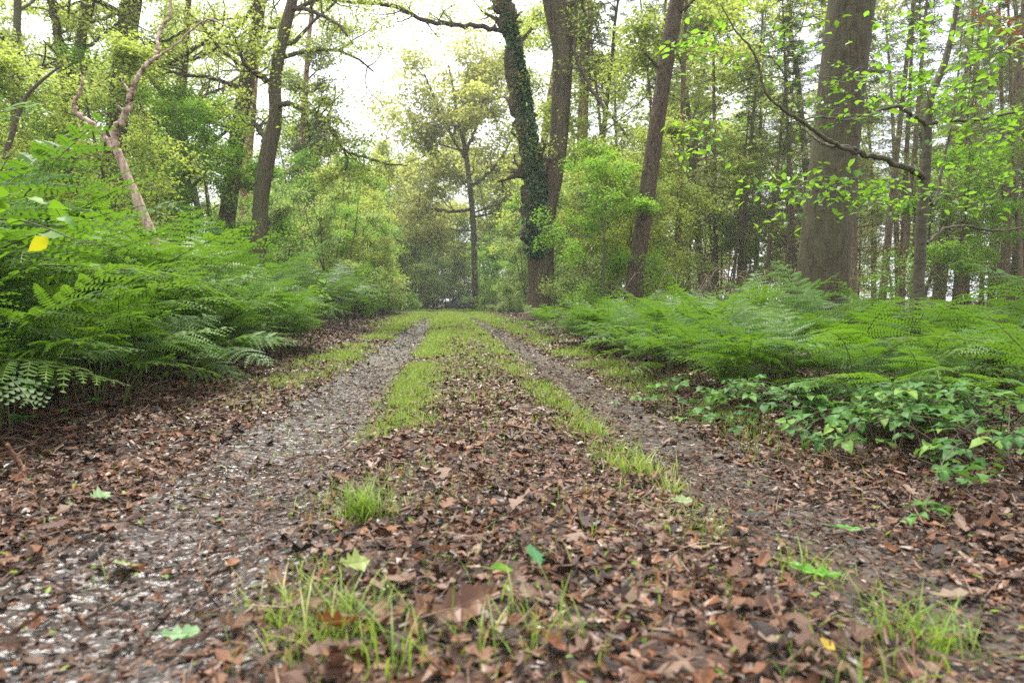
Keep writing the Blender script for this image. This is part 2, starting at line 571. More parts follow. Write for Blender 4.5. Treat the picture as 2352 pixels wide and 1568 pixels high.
M['b_smooth'] = bark_mat('sapling_bark', [(0.34, (0.038, 0.031, 0.020)), (0.5, (0.072, 0.060, 0.040)), (0.72, (0.12, 0.10, 0.07))], (6, 6, 14), 0.3, 0.75, (0.09, 0.10, 0.04), 0.4, 60.0, 0.008)
M['b_dead'] = bark_mat('bare_dead_wood', [(0.28, (0.11, 0.060, 0.042)), (0.44, (0.28, 0.185, 0.135)), (0.60, (0.44, 0.33, 0.26)), (0.8, (0.54, 0.45, 0.37))], (16, 16, 1.6), 0.6, 0.7, None, 0, 30.0, 0.015)
M['wood_in'] = bark_mat('rotten_wood', [(0.3, (0.03, 0.018, 0.012)), (0.7, (0.11, 0.06, 0.035))], (9, 9, 3), 0.8, 0.9)


# ------------------------------------------------------------------ terrain
def xl(y):       # centre of the left wheel track
    return -0.60 - 0.10 * np.exp(-np.asarray(y) / 2.0) - 0.045 * np.sin(np.asarray(y) * 0.35)


def xr(y):
    return 1.02 + 0.08 * np.exp(-np.asarray(y) / 2.0) - 0.03 * np.sin(np.asarray(y) * 0.3 + 1)


def gh(x, y):
    x, y = np.asarray(x, float), np.asarray(y, float)
    z = 0.05 * (fbm(x, y, 0.35) - 0.5) + 0.022 * (fbm(x, y, 2.2) - 0.5)
    z = z - 0.045 * np.exp(-((x - xl(y)) / 0.24) ** 2) - 0.04 * np.exp(-((x - xr(y)) / 0.24) ** 2)
    z = z + 0.02 * np.exp(-((x - 0.2) / 0.45) ** 2)
    z = z + 0.10 / (1 + np.exp((x + 2.2) * 4)) + 0.06 / (1 + np.exp(-(x - 2.0) * 4))
    far = 1 / (1 + np.exp(-(np.hypot(x, y) - 55) / 6))
    return z + 0.9 * far * (fbm(x + 50, y, 0.03) - 0.35)


def axis(lo, hi, fine_lo, fine_hi, step, gr):
    a = list(np.arange(fine_lo, fine_hi, step))
    s, v = step, a[-1]
    while v < hi:
        s *= gr
        v += s
        a.append(v)
    s, v, b = step, a[0], []
    while v > lo:
        s *= gr
        v -= s
        b.append(v)
    return np.array(b[::-1] + a)


gx = axis(-600, 600, -2.6, 2.6, 0.045, 1.10)
gy = axis(-200, 900, 0.3, 7.0, 0.045, 1.07)
X, Y = np.meshgrid(gx, gy)
Z = gh(X, Y)
g = MB()
nx, ny = len(gx), len(gy)
i = np.arange(ny - 1)[:, None] * nx
j = np.arange(nx - 1)[None, :]
g.add(np.stack([X, Y, Z], -1).reshape(-1, 3), None, np.stack([i + j, i + j + 1, i + nx + j + 1, i + nx + j], -1).reshape(-1, 4))
ground = g.build('ground', M['soil'], kind='structure')
tag(ground, 'brown forest floor strewn with fallen oak leaves')


def track(fx, wid, name, mat, label, seed):
    g = MB()
    ys = axis(-2, 44, 0.4, 8.0, 0.03, 1.03)
    us = np.linspace(-1, 1, 25)
    U, YY = np.meshgrid(us, ys)
    ww = wid * (0.85 + 0.4 * fbm(YY * 0 + seed, YY, 0.9)) * (1 - 0.35 * np.clip(YY / 40, 0, 1))
    edge = ww * (1 + 0.35 * (fbm(YY, U * 0 + seed + np.sign(U) * 7, 4.0) - 0.5))
    XX = fx(YY) + U * edge
    e = np.clip((1 - np.abs(U)) / 0.3, 0, 1)
    ZZ = gh(XX, YY) + 0.012 * e - 0.008 * (1 - e) + 0.014 * (fbm(XX, YY, 7.0) - 0.5) * e + 0.010 * (fbm(XX, YY, 22.0) - 0.5) * e
    nx, ny = len(us), len(ys)
    i = np.arange(ny - 1)[:, None] * nx
    j = np.arange(nx - 1)[None, :]
    g.add(np.stack([XX, YY, ZZ], -1).reshape(-1, 3), None, np.stack([i + j, i + j + 1, i + nx + j + 1, i + nx + j], -1).reshape(-1, 4))
    o = g.build(name, mat, kind='structure')
    return tag(o, label)


track(xl, 0.40, 'wheel_track', M['mud'], 'wet glistening wheel track of bare mud, the left one of the two', 3)
track(xr, 0.27, 'wheel_track', M['mud2'], 'damp grey wheel track of bare earth, the right one of the two', 8)


# ------------------------------------------------------------------ fallen leaves
def leaf_template(widths, curl, cross, twist, seed):
    """leaf 1 long along +x: midrib row plus a left and a right row; curled"""
    r = rng_(seed)
    n = len(widths)
    x = np.linspace(0, 1, n)
    V, Q = [], []
    for i in range(n):
        for s in (-1, 0, 1):
            y = s * widths[i] * r.uniform(0.85, 1.15)
            xx = x[i] + abs(s) * r.uniform(-0.03, 0.05)
            z = curl * ((xx - 0.45) ** 2 - 0.05) + cross * (y * y) * 3.0 + twist * y * (xx - 0.5) + abs(s) * r.normal(0, 0.025)
            V.append((xx - 0.5, y, z))
    for i in range(n - 1):
        a = i * 3
        Q += [[a, a + 3, a + 4, a + 1], [a + 1, a + 4, a + 5, a + 2]]
    return np.array(V), np.array(Q)


OAK = [0.015, 0.15, 0.10, 0.27, 0.15, 0.30, 0.16, 0.18, 0.02]
OAK7 = [0.015, 0.17, 0.11, 0.29, 0.16, 0.20, 0.02]
SIMPLE = [0.02, 0.24, 0.27, 0.15, 0.01]
TEMPL = [leaf_template(OAK7, c, k, t, 10 + q) for q, (c, k, t) in enumerate(
    [(0.3, 0.3, 0.2), (0.9, 0.6, -0.4), (-0.6, 0.5, 0.6), (1.3, 0.9, 0.5), (0.2, 1.4, -0.5), (-0.9, -0.5, 0.3), (0.5, 1.0, 0.9)])]
TEMPL_S = [leaf_template(SIMPLE, c, k, t, 30 + q) for q, (c, k, t) in enumerate(
    [(0.3, 0.5, 0.2), (0.9, 0.9, -0.4), (-0.6, 0.5, 0.6), (1.2, 1.4, 0.3), (0.2, 0.2, -0.2)])]
FRAG = [leaf_template([0.25, 0.14], 0.4, 0.4, 0.4, 50), leaf_template([0.10, 0.30], -0.4, 0.5, 0.2, 51), leaf_template([0.05, 0.04], 0.5, 0, 0, 52), leaf_template([0.2, 0.32], 0.4, 0.9, 0.4, 53)]


def scatter(mb, tmpl, P, L, tilt, rng, tint):
    n = len(P)
    if not n:
        return
    th = rng.uniform(0, 2 * np.pi, n)
    tx, ty = rng.normal(0, 1, n) * tilt, rng.normal(0, 1, n) * tilt
    flip = np.where(rng.random(n) < 0.4, -1.0, 1.0)
    a = np.stack([np.cos(th) * np.cos(tx), np.sin(th) * np.cos(tx), np.sin(tx)], -1)
    h = np.stack([-np.sin(th), np.cos(th), np.zeros(n)], -1)
    nn = np.cross(a, h)
    b = h * np.cos(ty)[:, None] + nn * np.sin(ty)[:, None]
    c = np.cross(a, b) * flip[:, None]
    which = rng.integers(0, len(tmpl), n)
    for w_, (V, Q) in enumerate(tmpl):
        k = np.where(which == w_)[0]
        if not len(k):
            continue
        VV = P[k][:, None] + L[k][:, None, None] * (V[None, :, 0:1] * a[k][:, None] + V[None, :, 1:2] * b[k][:, None] + V[None, :, 2:3] * c[k][:, None])
        QQ = (np.arange(len(k))[:, None, None] * len(V) + Q[None]).reshape(-1, 4)
        mb.add(VV.reshape(-1, 3), None, QQ, 0, np.repeat(tint[k], len(V)))


def on_track(x, y):
    return np.maximum(np.exp(-((x - xl(y) + 0.03 * np.exp(-y / 3)) / (0.27 + 0.10 * np.exp(-y / 2.5))) ** 6), np.exp(-((x - xr(y)) / 0.21) ** 4))


def grass_amount(x, y):
    near = np.exp(-((x - xl(y) - 0.40) / 0.15) ** 2) * 1.0 + np.exp(-((x - xr(y) + 0.29) / 0.12) ** 2) * 0.95
    n = fbm(x, y, 1.1)
    n2 = fbm(x + 31, y + 7, 3.5)
    pat = np.clip((n * 0.6 + n2 * 0.5 - 0.43) * 6, 0, 1)
    verge = np.exp(-((x - xl(y) + 0.55) / 0.22) ** 2) * np.clip((y - 4) / 4, 0, 1) + np.exp(-((x - xr(y) - 0.48) / 0.2) ** 2) * np.clip((y - 2.0) / 3, 0, 1) * 0.8
    mid = np.clip((y - 4.0) / 14, 0.05, 1) * np.exp(-((x - 0.22) / 0.55) ** 4) * 0.85
    far = np.clip((y - 14) / 8, 0, 1) * np.exp(-((x - 0.1) / 1.9) ** 6)
    a = (near * np.clip(0.6 + 0.6 * np.clip((y - 1.0) / 2, 0, 1), 0, 1) + verge) * pat + mid * pat ** 0.7 + far * 0.6
    return np.clip(a, 0, 1) * (1 - 0.93 * on_track(x, y) * np.clip((34 - y) / 10, 0.25, 1))


rg = rng_(1)
lit = MB()


def litter_band(y0, y1, x0, x1, dens, tmpl, lo, hi, tilt, seed, ontrk=0.05, h=0.02):
    r = rng_(seed)
    n = int(dens * (y1 - y0) * (x1 - x0))
    x, y = r.uniform(x0, x1, n), r.uniform(y0, y1, n)
    ga = grass_amount(x, y)
    keep = r.random(n) < (1 - (1 - ontrk) * on_track(x, y)) * (1 - 0.6 * ga)
    x, y = x[keep], y[keep]
    n = len(x)
    z = gh(x, y) + r.uniform(0.002, h, n)
    t = np.clip(0.5 + 0.30 * (fbm(x, y, 1.5) - 0.5) + r.normal(0, 0.26, n), 0, 1)
    scatter(lit, tmpl, np.stack([x, y, z], -1), r.uniform(lo, hi, n), tilt, r, t)


litter_band(0.7, 2.6, -2.4, 3.2, 800, TEMPL, 0.022, 0.062, 0.20, 2, h=0.026, ontrk=0.02)
litter_band(0.7, 2.6, -2.4, 3.2, 2200, FRAG, 0.012, 0.040, 0.22, 12, h=0.030, ontrk=0.12)
litter_band(2.6, 5.0, -3.2, 4.4, 650, TEMPL_S, 0.025, 0.066, 0.24, 13, h=0.028)
litter_band(2.6, 5.0, -3.2, 4.4, 1150, FRAG, 0.014, 0.045, 0.24, 14, h=0.030, ontrk=0.12)
litter_band(5.0, 9.0, -3.4, 5.0, 620, TEMPL_S[:3], 0.03, 0.075, 0.26, 3, h=0.03)
litter_band(9.0, 16.0, -3.2, 5.0, 280, TEMPL_S[:3], 0.045, 0.10, 0.3, 4, h=0.03)
litter_band(16.0, 34.0, -3.0, 4.0, 70, TEMPL_S[:2], 0.08, 0.13, 0.3, 5, h=0.03)
litter_band(8.0, 30.0, 5.0, 18.0, 40, TEMPL_S[:2], 0.10, 0.18, 0.3, 15, h=0.03)
# crumbs and shredded bits, densest on the wheel tracks
r = rng_(6)
for y0, y1, n, lo, hi in ((0.7, 3.0, 17000, 0.005, 0.024), (3.0, 7.0, 7000, 0.009, 0.030), (7.0, 14.0, 3500, 0.02, 0.05), (14, 26, 1500, 0.03, 0.07)):
    y = r.uniform(y0, y1, n)
    side = r.random(n) < 0.55
    x = np.where(side, xl(y) + r.normal(0, 0.24, n), xr(y) + r.normal(0, 0.19, n))
    fr = r.random(n) < 0.25
    x = np.where(fr, r.uniform(-2.5, 3.0, n), x)
    z = gh(x, y) + 0.012 + r.uniform(0.0, 0.010, n)
    t = np.clip(r.normal(0.32, 0.26, n), 0, 1)
    scatter(lit, FRAG, np.stack([x, y, z], -1), r.uniform(lo, hi, n), 0.09, r, t)
r = rng_(16)
STRAW = [leaf_template([0.010, 0.016, 0.006], 0.3, 0, 0.1, 80), leaf_template([0.014, 0.014, 0.008], -0.5, 0, 0.1, 81)]
for y0, y1, n in ((0.7, 3.0, 2600), (3.0, 7.0, 2600)):
    x, y = r.uniform(-2.2, 3.0, n), r.uniform(y0, y1, n)
    scatter(lit, STRAW, np.stack([x, y, gh(x, y) + r.uniform(0.015, 0.05, n)], -1), r.uniform(0.04, 0.15, n), 0.25, r, np.clip(r.normal(0.75, 0.3, n), 0, 1))
lo_ = lit.build('leaf_litter', M['litter'], kind='stuff', smooth=False)
tag(lo_, 'mat of brown dead oak leaves covering the forest floor', 'leaf litter')

# the largest leaves in view, one object each
lm = []
for q, (V, Q) in enumerate(TEMPL):
    b = MB()
    b.add(V, None, Q)
    b.tube(np.array([[-0.5, 0, V[1][2]], [-0.62, 0.01, V[1][2] + 0.02], [-0.72, 0.03, V[1][2]]]), 0.008, 4)
    lm.append(b.build('leaf', M['leafo'], smooth=False, link=False))
r = rng_(7)
cnt = 0
while cnt < 290:
    d = 1.12 + 2.3 * r.random() ** 1.4
    u = r.uniform(-80, 2430)
    p = at(u, 690 + CAM_H * FPX / d, d)
    if r.random() < 0.9 * on_track(p[0], p[1]):
        continue
    o = obj('leaf', lm[r.integers(len(lm))], ground)
    s = r.uniform(0.04, 0.085)
    o.location = (p[0], p[1], float(gh(p[0], p[1])) + 0.03 + 0.014 * r.random())
    o.rotation_euler = (r.normal(0, 0.22), r.normal(0, 0.22), r.uniform(0, 6.28))
    o.scale = (s, s, s)
    cnt += 1


# ------------------------------------------------------------------ grass
def blades(mb, x, y, h, wd, rng, tint, lean=0.5, segs=3):
    n = len(x)
    z = gh(x, y) + 0.005
    th = rng.uniform(0, 2 * np.pi, n)
    ln = np.abs(rng.normal(lean, 0.35, n))
    dx = np.stack([np.cos(th), np.sin(th), np.zeros(n)], -1)
    sd_ = np.stack([-np.sin(th), np.cos(th), np.zeros(n)], -1)
    base = np.stack([x, y, z], -1)
    rows = []
    for k in range(segs + 1):
        t = k / segs
        p = base + dx * (h * ln * t * t)[:, None] + np.array([0, 0, 1]) * (h * (t - 0.28 * ln * t * t))[:, None]
        ww = (wd * (1 - t ** 1.6) * 0.5)[:, None]
        if k < segs:
            rows += [p - sd_ * ww, p + sd_ * ww]
        else:
            rows += [p]
    V = np.stack(rows, 1)
    m = V.shape[1]
    q, t3 = [], []
    for k in range(segs - 1):
        q.append([2 * k, 2 * k + 1, 2 * k + 3, 2 * k + 2])
    t3.append([2 * segs - 2, 2 * segs - 1, 2 * segs])
    idx = np.arange(n)[:, None, None] * m
    mb.add(V.reshape(-1, 3), (idx + np.array(t3)[None]).reshape(-1, 3), (idx + np.array(q)[None]).reshape(-1, 4) if q else None, 0, np.repeat(tint, m))


gr = MB()
r = rng_(11)
for y0, y1, n, h0, wd, sg in ((0.9, 3.2, 70000, 0.062, 0.0034, 3), (3.2, 7.5, 150000, 0.060, 0.0048, 2), (7.5, 16, 140000, 0.065, 0.009, 2), (16, 50, 110000, 0.08, 0.022, 2)):
    x, y = r.uniform(-2.0 - 0.0, 2.4, n), r.uniform(y0, y1, n)
    ga = grass_amount(x, y)
    k = r.random(n) < ga * 0.8 + 0.006
    x, y = x[k], y[k]
    clump = fbm(x, y, 6.0)
    h = h0 * r.uniform(0.35, 1.45, len(x)) * (0.55 + 0.9 * clump)
    t = np.clip(r.normal(0.50, 0.25, len(x)) + 0.25 * (fbm(x + 5, y, 2.0) - 0.5), 0, 1)
    blades(gr, x, y, h, wd * r.uniform(0.7, 1.3, len(x)), r, t, 0.55, sg)
x, y = r.uniform(-2.0, 2.6, 900), 0.9 + 7 * r.random(900) ** 1.5
leaves(gr, np.stack([x, y, gh(x, y) + 0.035], -1), 0.020, r, aspect=0.55, droop=0.0, roll=0.4, oval=True, tint=r.uniform(0, 0.7, 900))
gro = gr.build('grass', M['grass'], kind='stuff')
tag(gro, 'short yellow green grass growing between and beside the wheel tracks', 'grass')


def tuft(u, v, n, h, rad, label, seed, tlo=0.0, thi=0.5):
    d = CAM_H * FPX / (v - 690)
    p = at(u, v, d)
    r = rng_(seed)
    b = MB()
    x, y = p[0] + r.normal(0, rad, n), p[1] + r.normal(0, rad, n)
    blades(b, x, y, h * r.uniform(0.4, 1.2, n), np.full(n, 0.004) * r.uniform(0.7, 1.4, n), r, np.clip(r.uniform(tlo, thi, n) + (r.random(n) < 0.25) * 0.4, 0, 1), 0.7, 4)
    base = np.array([p[0], p[1], float(gh(p[0], p[1]))])
    o = b.build('grass_tuft', M['grass'], origin=base)
    o.location = base
    return tag(o, label, 'grass tuft')


tuft(835, 1190, 150, 0.13, 0.035, 'dense bright green grass tuft beside the wet left wheel track', 1, 0.0, 0.4)
tuft(800, 1460, 110, 0.12, 0.05, 'sprawling grass tuft behind the upright rust brown leaf', 2, 0.2, 0.7)
tuft(670, 1410, 70, 0.09, 0.05, 'low grass tuft spreading onto the muddy left track', 3, 0.2, 0.8)
tuft(1480, 1090, 110, 0.12, 0.05, 'tall wispy grass tuft on the inner edge of the right wheel track', 4, 0.3, 0.85)
tuft(1550, 1130, 60, 0.10, 0.035, 'small grass tuft beside the taller wispy one by the right track', 5, 0.3, 0.85)
tuft(2140, 1450, 130, 0.12, 0.05, 'bright wide grass tuft at lower right beside the right track', 6, 0.1, 0.6)
tuft(1870, 1300, 70, 0.10, 0.045, 'thin grass tuft next to the flattened green leaf', 7, 0.2, 0.7)
tuft(1230, 1480, 50, 0.10, 0.06, 'sparse grass blades among leaves at the bottom centre', 8, 0.1, 0.7)
tuft(950, 1530, 30, 0.14, 0.05, 'few long thin grass blades at the bottom edge left of centre', 9, 0.1, 0.6)


# ------------------------------------------------------------------ loose leaves and sticks that stand out
def ground_at(u, v, lift=0.0):
    d = CAM_H * FPX / (v - 690)
    p = at(u, v, d)
    return np.array([p[0], p[1], float(gh(p[0], p[1])) + lift])


def plain_mat(name, c, rough=0.5, tr=0.2):
    return leaf_mat(name, [(0, tuple(np.array(c) * 0.75)), (1, tuple(np.array(c) * 1.2))], tuple(np.array(c) * 1.6), tr, rough, 0.0)


def loose_leaf(name, u, v, size, widths, c, label, rot, curl=0.4, cross=0.4, twist=0.2, lift=0.045, seed=1, holes=False):
    V, Q = leaf_template(widths, curl, cross, twist, seed)
    b = MB()
    b.add(V, None, Q, 0, np.linspace(0.2, 0.8, len(V)))
    o = b.build(name, plain_mat(name, c), smooth=False)
    st = MB()
    z0 = V[1][2]
    st.tube(np.array([[0.45, 0, V[-2][2] + 0.006], [0, 0, V[len(V) // 2][2] + 0.008], [-0.5, 0, z0 + 0.004], [-0.7, 0.02, z0], [-0.85, 0.06, z0]]), [0.006, 0.009, 0.014, 0.012, 0.012], 4)
    st.build('leaf_stalk', plain_mat('leaf_stalk', tuple(np.array(c) * 1.3 + 0.03)), o)
    o.location = ground_at(u, v, lift)
    o.rotation_euler = rot
    o.scale = (size,) * 3
    return tag(o, label, 'leaf')


LOBED = [0.05, 0.22, 0.13, 0.40, 0.26, 0.48, 0.22, 0.18, 0.01]
loose_leaf('fallen_leaf', 1228, 1322, 0.075, LOBED, (0.05, 0.16, 0.06), 'dark green lobed leaf lying alone on brown litter near the bottom centre', (0.5, -0.25, 1.75), 0.2, 0.1)
loose_leaf('fallen_leaf', 770, 1478, 0.085, OAK, (0.20, 0.055, 0.02), 'rust brown curled oak leaf propped upright in the grass at the bottom', (1.0, 0.1, 2.9), 0.8, 0.7, lift=0.05, seed=2)
loose_leaf('fallen_leaf', 1870, 1322, 0.11, [0.02, 0.10, 0.05, 0.14, 0.07, 0.16, 0.05, 0.08, 0.01], (0.10, 0.26, 0.02), 'long bright green lobed leaf lying by the right wheel track', (0.5, 0.1, -0.5), 0.4, 0.6, seed=3)
loose_leaf('fallen_leaf', 285, 1290, 0.085, LOBED, (0.21, 0.24, 0.10), 'pale yellow green leaf lying flat on the muddy left track', (0.35, 0.2, 2.2), 0.2, 0.1, lift=0.035, seed=4)
loose_leaf('fallen_leaf', 815, 1330, 0.075, LOBED, (0.17, 0.21, 0.05), 'yellow green leaf caught in grass between the two tracks', (0.5, 0.2, 0.6), 0.3, 0.2, seed=5)
loose_leaf('fallen_leaf', 412, 1440, 0.07, OAK, (0.14, 0.25, 0.10), 'pale green torn leaf lying in mud at lower left', (0.35, 0.1, 0.2), 0.3, 0.3, lift=0.035, seed=6)
loose_leaf('fallen_leaf', 1150, 1362, 0.055, SIMPLE, (0.17, 0.32, 0.03), 'small folded lime green leaf below the dark green lobed leaf', (0.4, 0.2, 0.1), 0.3, 1.5, seed=7)
loose_leaf('fallen_leaf', 230, 1165, 0.07, LOBED, (0.20, 0.30, 0.14), 'pale green lobed leaf on the litter left of the wet track', (0.4, 0.2, 1.2), 0.3, 0.4, seed=8)
loose_leaf('fallen_leaf', 1960, 1208, 0.10, [0.01, 0.10, 0.04, 0.13, 0.05, 0.12, 0.03, 0.06, 0.01], (0.10, 0.27, 0.04), 'flat green leaf lying across the right wheel track', (0.35, 0.05, -0.2), 0.1, 0.1, lift=0.03, seed=9)
loose_leaf('fallen_leaf', 1900, 1530, 0.05, SIMPLE, (0.40, 0.27, 0.03), 'mustard yellow leaf lying at the bottom right', (0.5, 0.2, 0.8), 0.3, 0.6, seed=10)
loose_leaf('fallen_leaf', 1565, 1170, 0.075, OAK, (0.17, 0.23, 0.09), 'pale green lobed leaf between the wispy tuft and the right track', (0.35, 0.1, 0.1), 0.1, 0.2, seed=11)
loose_leaf('fallen_leaf', 415, 905, 0.10, SIMPLE, (0.30, 0.10, 0.035), 'upright orange brown curled leaf at the edge of the left ferns', (1.1, 0.3, 1.5), 1.2, 1.4, seed=12, lift=0.06)
loose_leaf('fallen_leaf', 1020, 1310, 0.095, OAK, (0.15, 0.065, 0.035), 'big brown oak leaf with pointed lobes left of the dark green leaf', (0.6, 0.1, 3.0), 0.6, 0.5, seed=13)
loose_leaf('fallen_leaf', 1060, 1455, 0.13, OAK, (0.14, 0.068, 0.04), 'largest brown oak leaf, tilted up at the bottom centre', (0.75, -0.2, 0.3), 0.7, 0.5, seed=14, lift=0.055)


def stick(name, pts, r0, r1, mat, label, cat='stick', sides=7):
    p = spline(pts, 14)
    rr = np.random.default_rng(int(abs(p[0][0]) * 1000) + 3)
    p[1:-1] += rr.normal(0, r0 * 0.35, p[1:-1].shape)
    b = MB()
    b.tube(p, np.linspace(r0, r1, len(p)), sides, rough=0.15, rs=60)
    for k in (4, 9):
        q = p[k] + np.array([0, 0, r0 * 0.5])
        b.tube(limb_pts(q, rr.normal(0, 1, 3) + np.array([0, 0, .6]), r0 * 5, 2, 0.2, 0, rr), np.linspace(r0 * 0.5, r0 * 0.2, 3), 5)
    o = b.build(name, mat, origin=p[0])
    o.location = p[0]
    return tag(o, label, cat)


stick('fallen_stick', [ground_at(180, 1405, .035), ground_at(250, 1372, .04), ground_at(345, 1322, .032)], 0.005, 0.003, M['b_twig'], 'long dark thin stick lying across the left track')
stick('fallen_stick', [ground_at(655, 1048, .035), ground_at(690, 1042, .04), ground_at(745, 1040, .03)], 0.006, 0.003, M['b_twig'], 'short brown stick lying on the wet left track')
stick('fallen_stick', [ground_at(1932, 1052, .02), at(1945, 1015, 2.85), at(1965, 960, 2.9)], 0.008, 0.006, M['b_smooth'], 'pale lichen covered stick leaning upright under the brambles')
stick('broken_stalk', [ground_at(62, 1115, .0), at(50, 1070, 2.45), at(15, 1020, 2.4)], 0.009, 0.006, M['b_scots'], 'reddish broken stalk standing at the left edge', 'stalk')
stick('broken_stalk', [ground_at(55, 1120, .0), at(75, 1090, 2.42), at(95, 1050, 2.4)], 0.007, 0.004, M['b_twig'], 'thin brown broken stalk beside the reddish one at the left edge', 'stalk')
stick('fallen_stick', [ground_at(980, 1505, .04), ground_at(1010, 1495, .05), ground_at(1060, 1478, .04)], 0.004, 0.002, M['b_twig'], 'short thin twig under the largest brown leaf at the bottom')
stick('fallen_stick', [ground_at(1180, 1040, .04), ground_at(1215, 1022, .05), ground_at(1270, 1032, .04)], 0.008, 0.005, M['b_spruce'], 'light brown stick lying in the litter between the tracks')


# ------------------------------------------------------------------ bracken
def frond_mesh(L, stalk, bend0, bend1, npairs, wmax, seed):
    r = rng_(seed)
    n = 40
    s = np.linspace(0, 1, n)
    q_ = np.clip((s - 0.12) / 0.5, 0, 1)
    th = bend0 + (bend1 - bend0) * (0.78 * q_ * q_ * (3 - 2 * q_) + 0.22 * s)
    seg = L / (n - 1)
    P = np.zeros((n, 3))
    P[1:, 0] = np.cumsum(np.sin(th[:-1]) * seg)
    P[1:, 2] = np.cumsum(np.cos(th[:-1]) * seg)
    P[:, 1] = 0.03 * L * np.sin(s * 3 + seed)
    T = unit(np.gradient(P, axis=0))
    b = MB()
    b.tube(P[::3], np.linspace(0.0062, 0.0012, len(P[::3])), 5, 1, tint=0.5)
    blade = L * (1 - stalk)
    qs = (np.linspace(0, 1, npairs) ** 0.92)
    for qi, q in enumerate(qs):
        f = (stalk + (1 - stalk) * q * 0.985) * (n - 1)
        i = min(int(f), n - 2)
        p0 = P[i] + (P[i + 1] - P[i]) * (f - i)
        t = T[i]
        gap = blade * (0.92 / npairs) * (1.15 - 0.5 * q)
        env = (1 - q) ** 0.85 * min(1, 0.72 + 1.6 * q) + 0.03
        for sg in (-1, 1):
            sw = R(14 + 24 * q + r.normal(0, 6))
            S = np.array([0, sg, 0.0])
            N = np.cross(t, S) * sg
            if N[2] < 0:
                N = -N
            dv = unit(S * math.cos(sw) + t * math.sin(sw) + N * r.normal(0.06, 0.12))
            e = unit(np.cross(N, dv) * sg)
            if e.dot(t) < 0:
                e = -e
            l = wmax * env * r.uniform(0.88, 1.1)
            npn = max(4, int(l / 0.027))
            rr = (np.arange(npn) + 0.5) / npn
            dr = 0.30 * r.uniform(0.6, 1.5)
            cur = p0 + dv * (rr * l)[:, None] - N * (dr * l * rr ** 2)[:, None] + t * (0.08 * l * rr ** 2)[:, None]
            pl = np.minimum(gap * 0.70, 0.20 * l + 0.006) * (1 - rr) ** 0.55 * (0.75 + 0.25 * np.sin(rr * 3)) + 0.003
            wv = l / npn * 0.43
            for s2 in (-1, 1):
                pd = unit(e * s2 + dv * 0.34)
                tip = cur + pd * pl[:, None] * r.uniform(0.9, 1.1, (npn, 1)) - N * (pl * r.uniform(0.05, 0.3, npn))[:, None]
                V = np.stack([cur - dv * wv, cur + dv * wv, tip + dv * wv * 0.45, tip - dv * wv * 0.35], 1)
                Q = (np.arange(npn)[:, None] * 4 + np.array([0, 1, 2, 3])[None])
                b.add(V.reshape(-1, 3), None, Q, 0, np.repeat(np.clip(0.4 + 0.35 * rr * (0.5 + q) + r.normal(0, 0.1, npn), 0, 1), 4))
            ed = np.stack([cur - e * 0.0012, cur + e * 0.0012], 1).reshape(-1, 3)
            k = np.arange(npn - 1)[:, None] * 2
            b.add(ed + N * 0.0008, None, k + np.array([0, 1, 3, 2])[None], 1, 0.6)
    return b.build('frond', [M['fern'], M['fernstem']], link=False, smooth=False)


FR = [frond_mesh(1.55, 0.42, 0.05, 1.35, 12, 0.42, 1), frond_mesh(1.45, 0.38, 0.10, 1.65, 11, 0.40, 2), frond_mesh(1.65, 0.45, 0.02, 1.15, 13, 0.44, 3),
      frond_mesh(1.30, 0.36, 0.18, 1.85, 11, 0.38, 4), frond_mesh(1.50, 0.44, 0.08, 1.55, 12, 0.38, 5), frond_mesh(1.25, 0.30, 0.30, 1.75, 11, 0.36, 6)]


def fern(x, y, h, nf, rng, label, group, face=None, spreadang=3.14):
    root = empty('bracken_fern', (x, y, float(gh(x, y)) - 0.02), 0, 1)
    tag(root, label, 'fern', group)
    a0 = rng.uniform(0, 6.28) if face is None else face
    for k in range(nf):
        o = obj('frond', FR[rng.integers(len(FR))], root)
        if face is None:
            a = a0 + 6.28 * k / nf + rng.normal(0, 0.35)
        else:
            a = face + rng.normal(0, spreadang * 0.5)
        s = h / 1.02 * rng.uniform(0.72, 1.12)
        o.location = (rng.normal(0, 0.06), rng.normal(0, 0.06), 0)
        o.rotation_euler = (rng.normal(0, 0.12), rng.normal(0.02, 0.12), a)
        o.scale = (s, s * rng.uniform(0.9, 1.15), s * rng.uniform(0.95, 1.05))
    return root


r = rng_(21)
nfern = 0


def fern_zone(x0, x1, y0, y1, step, hfun, nf, label, group, face=None, spread=3.14, skip=0.05, xedge=None):
    global nfern
    for yy in np.arange(y0, y1, step):
        for xx in np.arange(x0, x1, step):
            x, y = xx + r.uniform(-.5, .5) * step, yy + r.uniform(-.5, .5) * step
            if r.random() < skip:
                continue
            if xedge and not xedge(x, y):
                continue
            fern(x, y, hfun(x, y) * r.uniform(0.85, 1.1), nf, r, label, group, face, spread)
            nfern += 1


